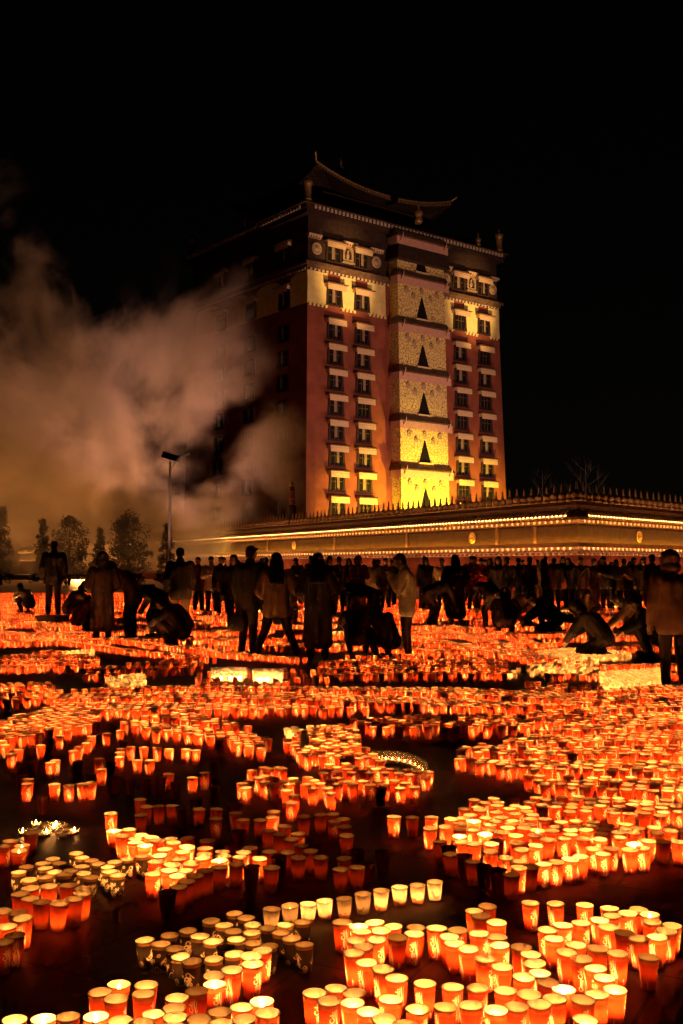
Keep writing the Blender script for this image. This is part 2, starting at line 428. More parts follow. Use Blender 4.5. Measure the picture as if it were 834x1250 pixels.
tr('red', 'ml', 1, [(136,993.3,2),(140,1015),(158,1012,2),(150,1020),(173,1018.7),(167,1024,2),(165,1029),(183,1021.6),(177,1033),(197,1025),(204,1024,2),(212,1029),(227,1034),(202,1036.5),(223,1039.5),
    (218,1048),(250,1036),(249,1042),(247.5,1048.4),(210,1056),(235.5,1054,2),(207,1062.5),(226,1062.3),(218.7,1069),(270.7,1039.5,2),(272.7,1045),(269.5,1052,2),(296,1040,2),(292,1046),(316.8,1047.5,2),(187,1066.4,2),(196,1045,1),(190,1052,2)])
tr('orange', 'ml', 0, [(231,1022),(253,1027),(280,1029.5),(305.5,1035),(268,1058),(287.5,1054),(307,1058),(330.7,1060),(250,1063),(329,1040),(341.5,1047),(237,1069),(227,1077),(217,1083),(206,1088)])
tr('orange', 'dm', 0, [(205,984),(223,986),(243,987),(263,987),(286,981),(171,975,0),(172.6,994),(183,984),(195,984),(317.5,1001),(327,1013),(341.5,1018),(356,1025),(368,1032),(380,1039),(371.5,996),(394,994),
    (405,993),(420,999),(421.6,1009),(423,1020),(415.6,1061),(436,1058.7),(450,1054),(468,1039.5),(352,1040),(364,1047),(392,1046)])
tr('red', 'dm', 3, [(334,990),(332.4,997),(356,980)])
tr('red', 'is', 2, [(481,997.6),(503.6,997,0),(527,998,1),(524.7,1011)])
tr('red', 'sl', 1, [(550.6,1000,2),(544,1009),(565.5,998),(561,1006),(577.5,1003),(574,994.7),(562.6,1012,4),(561,1020),(577.5,1014),(564,1027,2),(578,1030,2),(592,1018.7),
    (633,1060),(633,1051,2),(617,1046),(663,1054),(678.6,1051),(695,1048.6),(708,1046),(736,1042),(769,1038),(785,1036),(725,1036.5),(746,1035,2),(775,1031),(791,1027),(828,1028,2),(600,1030),(598,1040,2)])
tr('orange', 'sl', 0, [(537,1028),(548.7,1034.7),(551.6,1042),(566.7,1044.5),(578.7,1052),(590,1056),(648,1058),(608,1062),(624,1068),(810,1027.5)])
TIER2 = [(33,957),(35,952),(67,958),(84.4,958),(101,958),(111.5,955),(52,972,0),(62,932),(67.6,928),(124,939),(50,910.5),(23,915),(14,920),(6,909),(90,916.5),(96,911),(105.5,907),(108,903),(112,899),
    (130,895),(147,892),(73,898.5),(83,891.5),(147.5,914),(146,919),(146,924),(160,911),(176,911.7),(192,912),(168,928),(183,928),(119,882),(15,894),(121,927,4),(206,945.5,4),(235.5,949.5),(250,943.5,4),
    (319,913),(326,906),(269.5,903,0),(285,907.6,4),(215,893.7),(227.6,893.7),(235.5,898),(206.7,915,1),(217,913.6,1),(227,914.8,1),(239,915.5,1),(28,948,0),(140,948,0),(95,930,0),(110,945,0),(80,916,0),(40,930,0),
    (135,930,0),(158,950,0),(215,955,0),(262,930,0),(196,950,0),(178,950,0),(240,975,0),(262,960,0),(150,905,0),(60,900,0),(34,897,0)]

for t_ in T:
    if t_[0] == 'pattern' and t_[3] == 2: t_[3] = 3
for t_ in T:
    if t_[0] != 'pattern' and t_[3] == 0 and random.random() < .75: t_[3] = 5  # most unlit cups get the small added glow, so their walls show red
HT = {k: v[2] for k, v in BODY_DIM.items()}
pos = np.array([on_plane(t[1], t[2], HT[t[0]]) for t in T])
for it in range(30):     # nobody's cups overlap: nudge neighbours apart
    d = pos[:, None] - pos[None]; L = np.hypot(d[..., 0], d[..., 1]) + np.eye(len(pos)) * 9
    push = np.clip(.0765 - L, 0, None)[..., None] * d / np.maximum(L, 1e-4)[..., None] * .5
    pos += push.sum(1)

# ------------------------------------------------------------------ wider field of cups
def inside(poly, x, y):
    x, y = np.asarray(x), np.asarray(y); c = np.zeros(x.shape, bool); n = len(poly)
    for i in range(n):
        x0, y0 = poly[i]; x1, y1 = poly[(i + 1) % n]
        if y0 == y1: continue
        c ^= ((y0 > y) != (y1 > y)) & (x < (x1 - x0) * (y - y0) / (y1 - y0) + x0)
    return c
FIELD = []  # arrays: x, y, kindcode, state
KC = {'red': 0, 'orange': 1, 'white': 2}
def states(n, lit, bright=.55):
    r = RNG.random(n); s = np.where(RNG.random(n) < bright, 1, np.where(RNG.random(n) < .7, 2, 3))
    return np.where(r < lit, s, RNG.choice([4, 5, 0], n, p=[.3, .35, .35]))  # some of the unlit ones carry the added glow
def fill(poly, lit=.92, sp=.094, kind='red', bright=.55, keep=1.0, angle=None, gap=0, per=.55, ctr=(0, 0)):
    g = np.array([on_plane(px, py, .11) for px, py in poly])
    x0, y0 = g.min(0); x1, y1 = g.max(0)
    a = RNG.uniform(0, 1.0) if angle is None else angle
    cx, cy = (x0 + x1) / 2, (y0 + y1) / 2; rad = math.hypot(x1 - x0, y1 - y0) / 2
    k = np.arange(-int(rad / sp) - 1, int(rad / sp) + 2)
    I, J = np.meshgrid(k, k); X = (I + .5 * (J % 2)) * sp; Y = J * sp * .92
    X = X + RNG.normal(0, sp * .09, X.shape); Y = Y + RNG.normal(0, sp * .09, X.shape)
    px = cx + X * math.cos(a) - Y * math.sin(a); py = cy + X * math.sin(a) + Y * math.cos(a)
    ok = inside([tuple(q) for q in g], px, py) & (RNG.random(px.shape) < keep)
    if gap:   # curved lanes left between the rows
        rr = np.hypot(px - ctr[0], py - ctr[1]); aa = np.arctan2(py - ctr[1], px - ctr[0])
        ok &= np.sin(rr * 2 * math.pi / per + 1.1 * np.sin(aa * 5 + rr)) > -1 + gap
    xx, yy = px[ok], py[ok]
    FIELD.append(np.stack([xx, yy, np.full(len(xx), KC[kind]), states(len(xx), lit, bright)], 1))
def path(pts, rows=2, lit=.95, sp=.086, kind='red', bright=.5, gap=.09):
    g = [on_plane(px, py, .11) for px, py in pts]
    # smooth polyline
    P = []
    for i in range(len(g) - 1):
        p0, p1, p2, p3 = g[max(i - 1, 0)], g[i], g[i + 1], g[min(i + 2, len(g) - 1)]
        for t in np.linspace(0, 1, 24, endpoint=False):
            P.append([.5 * (2 * p1[c] + (p2[c] - p0[c]) * t + (2 * p0[c] - 5 * p1[c] + 4 * p2[c] - p3[c]) * t * t + (3 * p1[c] - p0[c] - 3 * p2[c] + p3[c]) * t ** 3) for c in (0, 1)])
    P = np.array(P + [g[-1]]); seg = np.hypot(*np.diff(P, axis=0).T); S = np.concatenate([[0], np.cumsum(seg)])
    for r_ in range(rows):
        s = np.arange(0, S[-1], sp); x = np.interp(s, S, P[:, 0]); y = np.interp(s, S, P[:, 1])
        tx = np.gradient(x); ty = np.gradient(y); L = np.hypot(tx, ty) + 1e-9
        off = (r_ - (rows - 1) / 2) * gap
        x = x - ty / L * off + RNG.normal(0, .006, len(x)); y = y + tx / L * off + RNG.normal(0, .006, len(x))
        FIELD.append(np.stack([x, y, np.full(len(x), KC[kind]), states(len(x), lit, bright)], 1))

fill([(553,912),(600,905),(640,897),(700,880),(834,872),(850,872),(850,1018),(790,1018),(720,1030),(665,1042),(625,1040),(590,1010),(575,975),(655,982),(652,955),(640,940),(600,935),(553,925)], .90, .093, bright=.4, gap=.42, per=.62, ctr=(2.2, 10.5))
fill([(560,1000),(572,975),(600,972),(660,980),(660,1040),(610,1030),(585,1010)], .88, .095, bright=.5)
fill([(380,948),(420,915),(445,908),(470,935),(525,940),(528,960),(440,968),(350,972),(290,960),(300,940),(345,932)], .82, .105, bright=.35, gap=.45, per=.5, ctr=(-.2, 6.2))
fill([(345,905),(370,890),(420,880),(440,895),(440,915),(400,925),(372,925)], .9, .11, bright=.6)
fill([(350,884),(400,880),(440,884),(440,896),(360,898)], .9, .11, 'white', bright=.6)
fill([(136,878),(230,868),(332,893),(325,910),(290,912),(250,902),(205,900)], .9, .10, bright=.3, gap=.5, per=.62, ctr=(-3, 7))
fill([(0,878),(60,862),(118,858),(118,884),(40,896),(0,905)], .8, .11)
fill([(65,842),(200,836),(420,838),(690,838),(700,862),(420,864),(180,868),(110,872),(65,858)], .86, .098, bright=.35, gap=.45, per=.85, ctr=(-1.5, 2.5))
fill([(0,800),(60,792),(120,800),(120,812),(0,815)], .8, .12, bright=.35, gap=.5, per=.8, ctr=(-4, 8))
fill([(0,828),(70,832),(60,852),(0,858)], .75, .12, bright=.35, gap=.5, per=.7, ctr=(-3, 6))
fill([(690,846),(834,832),(850,832),(850,862),(700,868)], .85, .105, bright=.35, gap=.5, per=.7, ctr=(6, 3))
fill([(425,876),(560,870),(650,872),(650,888),(425,890)], .35, .125)
fill([(640,866),(745,866),(745,880),(660,884)], .6, .12)
fill([(738,872),(850,866),(850,882),(745,884)], .96, .088, bright=.9)
fill([(732,816),(815,812),(815,830),(735,833)], .95, .10, 'white', bright=.5)
fill([(640,806),(730,800),(730,815),(650,818)], .7, .14, 'white', bright=.4)
fill([(655,792),(690,788),(770,792),(770,800),(690,800),(655,798)], .9, .10, 'white', bright=.3)
fill([(130,822),(175,818),(178,830),(135,832)], .9, .11, 'white', bright=.4)
fill([(80,792),(115,790),(118,803),(75,803)], .95, .09, 'white', bright=.8)
fill([(205,985),(330,980),(420,1000),(470,1040),(455,1065),(380,1045),(330,1030),(250,1000)], .0, .16, keep=.55)
fill([(100,815),(240,800),(260,812),(130,826),(100,826)], .35, .13, bright=.2, gap=.6, per=.7, ctr=(-2, 8))
fill([(390,803),(620,803),(620,822),(390,824)], .5, .12, bright=.5, gap=.6, per=.8, ctr=(2, 8))  # lit cups added in an unlit row to brighten the cream jacket
fill([(560,805),(640,812),(640,822),(560,818)], .5, .14, 'white', keep=.5)
fill([(240,818),(420,815),(420,826),(350,836),(240,836)], .25, .14, bright=.2, keep=.6)
fill([(640,830),(735,836),(735,846),(640,842)], .15, .13, keep=.6)
path([(48,762),(62,772),(130,778),(210,788),(300,798),(372,803)], 3)
path([(0,768),(40,776),(110,786),(180,795),(260,802)], 2)
path([(200,778),(300,782),(420,790)], 3)
path([(410,786),(470,790),(505,800)], 3)
path([(390,800),(520,800),(600,800)], 1, .9)
path([(505,776),(560,786),(620,798),(670,806)], 3, .97, bright=.8)
path([(540,768),(600,782),(660,800),(720,808)], 3, .97, bright=.8)
path([(585,765),(640,780),(700,798)], 2, .97, bright=.7)
path([(500,790),(540,796),(590,803)], 2)
path([(668,810),(740,811),(850,810)], 2, .95, bright=.3)
path([(668,822),(740,823),(850,821)], 2, .9, bright=.3)
path([(410,776),(520,770),(640,774),(760,772),(850,776)], 2)
path([(520,784),(600,786),(690,784)], 2)
path([(0,752),(60,748),(110,750),(100,758),(20,760),(0,764)], 3)
path([(760,790),(800,786),(850,790)], 2, .7)

def far_field():
    xs = np.arange(-18, 15.5, .102); ys = np.arange(17.2, 54, .108)
    X, Y = np.meshgrid(xs, ys)
    X = X + .05 * ((np.arange(len(ys)) % 2)[:, None]) + RNG.normal(0, .01, X.shape); Y = Y + RNG.normal(0, .012, X.shape)
    def rings(cx, cy, per, wob):
        r = np.hypot(X - cx, Y - cy); a = np.arctan2(Y - cy, X - cx)
        return np.sin((r + wob * np.sin(a * 8)) * 2 * math.pi / per)
    v = np.where(X < -.5, rings(-5.5, 27, 2.3, .45), np.where(X < 5, rings(3.5, 26, 2.0, .35), rings(9.5, 29, 2.2, .45)))
    far = np.clip((Y - 17) / 12, 0, 1)
    ok = (v > .34 - .34 * far) & (np.abs(X) < Y * .345 + .3)
    ok &= ~((Y < 19.5) & (v < .5)) & ((Y < 43) | (X < -5))
    ok &= np.sin(Y * 2.1 + 1.3 * np.sin(X * .5)) > -.62 + .1 * far
    x, y = X[ok], Y[ok]
    k = np.where(np.sin(x * 1.3 + 2) * np.sin(y * .9) > .86, 2, 0)
    st = states(len(x), .9, .6)
    st = np.where((np.sin(x * .9 + y * .35) + np.sin(y * 1.7 - x * .4) < -1.05), np.where(RNG.random(len(x)) < .8, 0, 4), st)
    FIELD.append(np.stack([x, y, k, st], 1))
far_field()
t2 = np.array([[*on_plane(p[0], p[1], .11), 0, p[2] if len(p) > 2 else 2] for p in TIER2])
FIELD.append(t2)
FIELD = np.concatenate(FIELD)

# ------------------------------------------------------------------ people: positions first, so that cups keep clear of feet
# template, px, depth, facing (deg; 0 = away from camera, 90 = to the left, -90 = right, 180 = to camera), height, coat, trousers, head, label
PEOPLE = [
 ('stand', 66, 27.0, 5, 1.86, 'black', 'black', 'short', 'person in a black coat standing alone on a low step with back turned'),
 ('long', 126, 20.6, 15, 1.70, 'dark_brown', 'black', 'hood', 'hooded person in a long dark padded coat beside a bending companion'),
 ('hunch', 160, 21.2, 70, 1.76, 'dark_brown', 'black', 'short', 'short haired person hunched forward over the hooded one in a long coat'),
 ('squat', 105, 23.5, -60, 1.65, 'orange', 'black', 'long', 'person with orange light painted on the coat crouching half hidden behind the hooded long coat'),  # orange light on this person is put into the coat colour
 ('walk', 221, 22.5, 15, 1.84, 'black', 'tan', 'short', 'person in black jacket and pale tan trousers below the street lamp'),
 ('bend', 190, 22.0, 60, 1.66, 'black', 'black', 'long', 'dark haired person bending low left of the kneeling rust coat'),
 ('kneel', 218, 21.0, 80, 1.66, 'rust', 'black', 'short', 'kneeling person in a rust coat lighting candles'),
 ('squat', 213, 19.2, 75, 1.60, 'black', 'black', 'long', 'person in black sitting low in front of the kneeling rust coat'),
 ('stand', 303, 17.3, -35, 1.78, 'black', 'black', 'short', 'tall person in black jacket with face turned in profile'),
 ('stride', 338, 16.9, 5, 1.72, 'brown', 'black', 'long', 'long haired person in a brown jacket with legs wide apart'),
 ('long', 388, 16.4, 0, 1.66, 'black', 'black', 'long', 'long haired person in a full length black coat seen from behind'),
 ('stand', 287, 24.0, 165, 1.70, 'black', 'black', 'long', 'dark haired person facing forward behind the tall one in black jacket'),
 ('squat', 437, 17.8, 5, 1.62, 'brown', 'black', 'hood', 'squatting person in a brown padded coat seen from behind'),
 ('squat', 468, 17.0, 35, 1.62, 'black', 'black', 'hood', 'black hooded person crouching against the legs of the cream jacket'),
 ('pray', 497, 16.8, 82, 1.66, 'cream', 'black', 'short', 'person in a cream puffer jacket holding both hands to the mouth'),
 ('long', 556, 25.5, 0, 1.72, 'black', 'tan', 'long', 'person in a long black coat and pale boots seen from behind'),
 ('bend', 598, 24.0, 15, 1.72, 'black', 'black', 'short', 'stooping person in black with a heavy rounded back'),
 ('squat', 616, 22.6, -10, 1.72, 'dark_brown', 'black', 'hood', 'squatting person in a dark brown coat just beside the stooping one'),
 ('kneel', 668, 23.0, 75, 1.70, 'black', 'black', 'short', 'person in black leaning on knees over the candles behind the crouching puffer'),
 ('squat', 714, 24.5, 175, 1.64, 'tan', 'black', 'long', 'fair lit person squatting and facing forward among the candles'),
 ('kneel', 772, 21.5, 70, 1.64, 'tan', 'dark_brown', 'hood', 'person in a beige hooded jacket leaning down over the candles'),
 ('kneel', 724, 17.2, 50, 1.66, 'black', 'black', 'hood', 'crouching person in a bulky black puffer close to the candle rows'),
 ('squat', 792, 17.4, 85, 1.72, 'black', 'black', 'short', 'person in black squatting in profile beside the standing brown jacket'),
 ('stand', 820, 12.6, 0, 1.62, 'brown', 'black', 'hood', 'nearest standing person in a brown jacket at the photo edge'),
 ('stand', 797, 27.0, 5, 1.74, 'black', 'black', 'short', 'person in black standing with back turned behind the beige hooded jacket'),
 ('squat', 33, 33.0, 60, 1.65, 'white', 'black', 'short', 'person in a white top squatting far behind the candles'),
 ('squat', 92, 28.5, -60, 1.80, 'dark_brown', 'black', 'hood', 'dark hooded figure hunched low next to the one on the step'),
 ('stand', 243, 33.0, 170, 1.72, 'rust', 'black', 'short', 'person in a dull pink jacket facing forward right of the lamp post'),
 ('phone', 259, 32.0, 175, 1.74, 'tan', 'black', 'short', 'person in a light brown jacket facing forward with hands raised'),
 ('stand', 273, 31.0, 185, 1.70, 'black', 'black', 'short', 'person in black next to the light brown jacket'),
 ('stand', 325, 33.0, 180, 1.70, 'dark_brown', 'black', 'short', 'person in dark brown glimpsed above the long haired brown jacket'),
 ('bend', 357, 25.0, -60, 1.68, 'dark_brown', 'black', 'short', 'bent person glimpsed between brown jacket and full length black coat'),
 ('phone', 402, 30.0, 190, 1.74, 'black', 'black', 'short', 'person in black looking down at a lit phone'),
 ('stand', 414, 31.5, 180, 1.72, 'dark_brown', 'black', 'short', 'person in dark brown standing next to the phone user'),
 ('robe', 438, 33.0, 165, 1.74, 'rust', 'rust', 'hood', 'robed person in dark red standing in the crowd'),
 ('bend', 452, 24.0, 60, 1.62, 'black', 'black', 'hood', 'dark bent figure just behind the squatting brown coat'),
 ('stand', 457, 36.0, 0, 1.66, 'tan', 'black', 'short', 'person in a tan jacket standing between the red robe and cream puffer'),
 ('stand', 471, 35.0, 175, 1.70, 'black', 'black', 'short', 'person in black close behind the cream puffer jacket'),
 ('bend', 528, 25.0, -70, 1.70, 'black', 'black', 'long', 'person in black bending beside the cream puffer jacket'),
 ('stand', 520, 34.0, 180, 1.70, 'black', 'black', 'long', 'long haired person in black in the crowd right of the cream puffer'),
 ('stand', 540, 33.0, 165, 1.68, 'tan', 'black', 'short', 'pale jacketed person partly behind the long black coat'),
 ('phone', 577, 34.0, 190, 1.76, 'red', 'black', 'short', 'person in a red jacket, taller of the red pair'),
 ('phone', 588, 33.5, 165, 1.70, 'bright_red', 'black', 'short', 'person in a bright red jacket, shorter of the red pair'),
 ('stand', 608, 31.0, 170, 1.72, 'black', 'black', 'long', 'person in black with long hair next to the bright red jacket'),
 ('stand', 617, 33.0, 195, 1.72, 'dark_brown', 'black', 'short', 'person in dark brown beside the long hair next to bright red'),
 ('kneel', 634, 27.0, -70, 1.74, 'tan', 'tan', 'short', 'person in tan clothes stooping between the crowd and candles'),
 ('stand', 633, 36.0, 0, 1.72, 'black', 'black', 'short', 'person in black against the red wall with back turned'),
 ('stand', 645, 35.5, 200, 1.74, 'dark_brown', 'black', 'short', 'person in dark brown against the red wall facing sideways'),
 ('stand', 666, 35.0, 90, 1.68, 'black', 'black', 'long', 'long haired person in black seen in profile left of the orange bag'),
 ('stand', 677, 34.0, 10, 1.70, 'dark_brown', 'black', 'short', 'person in dark brown just left of the orange bag'),
 ('stand', 694, 34.5, 150, 1.70, 'black', 'black', 'long', 'person in black holding the orange bag'),
 ('stand', 708, 34.5, 180, 1.72, 'dark_brown', 'black', 'short', 'person with a pale shoulder strap across a dark coat'),
 ('walk', 726, 35.0, 150, 1.70, 'brown', 'tan', 'short', 'person in brown jacket and grey trousers stepping through the crowd'),
 ('phone', 739, 34.0, 130, 1.76, 'black', 'black', 'short', 'person in black with a hand raised to the chin'),
 ('stand', 751, 36.0, 180, 1.66, 'dark_brown', 'black', 'long', 'person in dark brown left of the masked yellow jacket'),
 ('phone', 760, 33.0, 180, 1.68, 'yellow', 'black', 'short', 'masked person in a yellow jacket with folded arms'),
 ('stand', 772, 35.5, 190, 1.72, 'black', 'black', 'short', 'person in black right of the masked yellow jacket'),
 ('stand', 784, 35.0, 170, 1.70, 'black', 'black', 'long', 'long haired person in black two places from the masked yellow jacket'),
 ('stand', 816, 34.0, 150, 1.68, 'brown', 'black', 'short', 'person in brown half hidden by the nearest brown jacket'),
 ('stand', 478, 38.0, 180, 1.66, 'dark_brown', 'black', 'short', 'person in dark brown far back beyond the cream puffer'),
 ('stand', 426, 36.0, 175, 1.70, 'black', 'black', 'long', 'long haired person in black left of the red robe'),
 ('stand', 656, 38.0, 175, 1.66, 'brown', 'black', 'short', 'person in brown far back along the red wall'),
 ('stand', 598, 37.0, 170, 1.70, 'dark_brown', 'black', 'long', 'person in dark brown far back behind the red pair'),
]
_rc = random.Random(21)
for _k in range(26):
    _x = 250 + _k * 22.6 + _rc.uniform(-9, 9)
    PEOPLE.append((_rc.choice(('stand', 'stand', 'phone', 'walk', 'robe', 'hunch')), _x, _rc.uniform(35.5, 43), _rc.uniform(120, 240), _rc.uniform(1.56, 1.82), _rc.choice(('dark_brown', 'dark_brown', 'brown', 'black', 'rust', 'tan')), 'black',
                   _rc.choice(('short', 'short', 'long', 'hood')), None))
feet = np.array([(at_depth(p[1], p[2]), p[2]) for p in PEOPLE])
big = np.array([.42 if p[0] in ('squat', 'kneel', 'bend', 'stride', 'long', 'robe') else .30 for p in PEOPLE])

# clearings for the other things that stand between the cups
STEP = (at_depth(66, 27.0), 27.0)
JARS = [(on_plane(280, 834, 0), .225), (on_plane(327, 836, 0), .19)]
CLEAR = [(STEP[0], STEP[1], .50)] + [(p[0], p[1], r + .12) for p, r in JARS] + [(*on_plane(372, 925, 0), .09), (*on_plane(60, 1016, 0), .42)]
GLASSES = [on_plane(x, y, 0) for x, y in [(440,936),(447,934.5),(455,933),(463,932.5),(471,932.5),(479,933),(487,934),(494,935.5),(501,937.5),(507,940),(512,943),(516,946.5),(518,951),(518,956)]]
CLEAR += [(g[0], g[1], .075) for g in GLASSES]

def thin(F):
    """drop cups closer than a cup's width to another, to a traced cup, to feet or to a cleared spot"""
    ok = np.ones(len(F), bool)
    for (fx, fy), r in zip(feet, big): ok &= np.hypot(F[:, 0] - fx, F[:, 1] - fy) > r
    for cx, cy, r in CLEAR: ok &= np.hypot(F[:, 0] - cx, F[:, 1] - cy) > r
    for x, y in pos: ok &= np.hypot(F[:, 0] - x, F[:, 1] - y) > .077
    F = F[ok]
    cell = {}; keep = []
    for i, (x, y) in enumerate(F[:, :2]):
        a, b = int(math.floor(x / .08)), int(math.floor(y / .08)); hit = False
        for da in (-1, 0, 1):
            for db in (-1, 0, 1):
                for j in cell.get((a + da, b + db), ()):
                    if (F[j, 0] - x) ** 2 + (F[j, 1] - y) ** 2 < .0762 ** 2: hit = True
        if not hit: cell.setdefault((a, b), []).append(i); keep.append(i)
    return F[keep]
FIELD[:, 3] = np.where((FIELD[:, 2] == 2) & (FIELD[:, 3] > 0), np.minimum(FIELD[:, 3] + 1, 4), FIELD[:, 3])
FIELD = thin(FIELD)

# ---- individual cups: the traced ones, then the nearest of the field until 300 of the red kind
WORDS = "first second third fourth fifth sixth seventh eighth ninth tenth eleventh twelfth thirteenth fourteenth fifteenth sixteenth seventeenth eighteenth nineteenth twentieth".split()
def ordinal(i):
    if i < 20: return WORDS[i]
    tens = {2: 'twenty', 3: 'thirty', 4: 'forty', 5: 'fifty', 6: 'sixty'}[(i + 1) // 10]
    return (tens[:-1] + 'ieth') if (i + 1) % 10 == 0 else tens + '-' + WORDS[(i + 1) % 10 - 1]
items = [dict(kind=t[0], x=p[0], y=p[1], state=t[3], cl=t[4]) for t, p in zip(T, pos)]
n_red = sum(i['kind'] in ('red', 'orange') for i in items)
order = np.argsort(FIELD[:, 1]); take = order[:max(0, 300 - n_red)]
for j in take:
    x, y, k, s = FIELD[j]
    items.append(dict(kind={0: 'red', 1: 'orange', 2: 'white'}[int(k)], x=x, y=y, state=int(s), cl='rs' if to_px(x, y, .1)[0] > 540 else 'cm'))
FIELD = np.delete(FIELD, take, 0)
PLACE = {'bl': 'bottom left corner group', 'zz': 'bottom centre group', 'lr': 'bottom right corner group', 'wr': 'white cup row', 'pd': 'slanting patterned cup group',
         'pl': 'upper left patterned cup group', 'pr': 'plain red huddle at left', 'le': 'left edge group', 'ml': 'bright group left of centre', 'dm': 'dim group at mid height',
         'is': 'small group by bare paving', 'sl': 'front edge of big right field', 'rs': 'inside of big right field', 'cm': 'middle field'}
GROUPN = {'red': 'red paper candle cups', 'orange': 'red paper candle cups', 'pattern': 'black and white patterned candle cups', 'white': 'small white candle cups', 'whale': 'small white candle cups'}
NAME = {'red': 'paper_cup', 'orange': 'paper_cup', 'pattern': 'patterned_cup', 'white': 'white_cup', 'whale': 'white_cup'}
LOOK = {'red': 'red cup', 'orange': 'plain red cup', 'pattern': 'swirl patterned cup', 'white': 'white cup', 'whale': 'white cup with dark print'}
rows = {}
for it in items:
    it['px'], it['py'] = to_px(it['x'], it['y'], HT[it['kind']])
for cl in PLACE:
    mine = sorted((i for i in items if i['cl'] == cl), key=lambda i: -i['py'])
    r = -1; last = 1e9
    for i in mine:
        if last - i['py'] > 13 or r < 0: r += 1; last = i['py']
        rows.setdefault((cl, r), []).append(i)
for (cl, r), mine in rows.items():
    buckets = {}
    for i in sorted(mine, key=lambda i: i['px']):
        st = 'unlit' if i['state'] == 0 else ('dimly lit' if i['state'] == 4 else 'unlit glow-added' if i['state'] == 5 else 'glowing')
        buckets.setdefault((st, LOOK[i['kind']]), []).append(i)
    for (st, look), b in buckets.items():
        for q, i in enumerate(b):
            where = f"{ordinal(r)} row, {PLACE[cl]}" if cl != 'wr' else 'the white cup row'
            i['label'] = f"{st} {look}, {ordinal(q)} from left, {where}"
for it in items:
    o = make_cup(NAME[it['kind']], it['kind'], it['x'], it['y'], it['state'])
    tag(o, it['label'], 'paper cup', GROUPN[it['kind']])

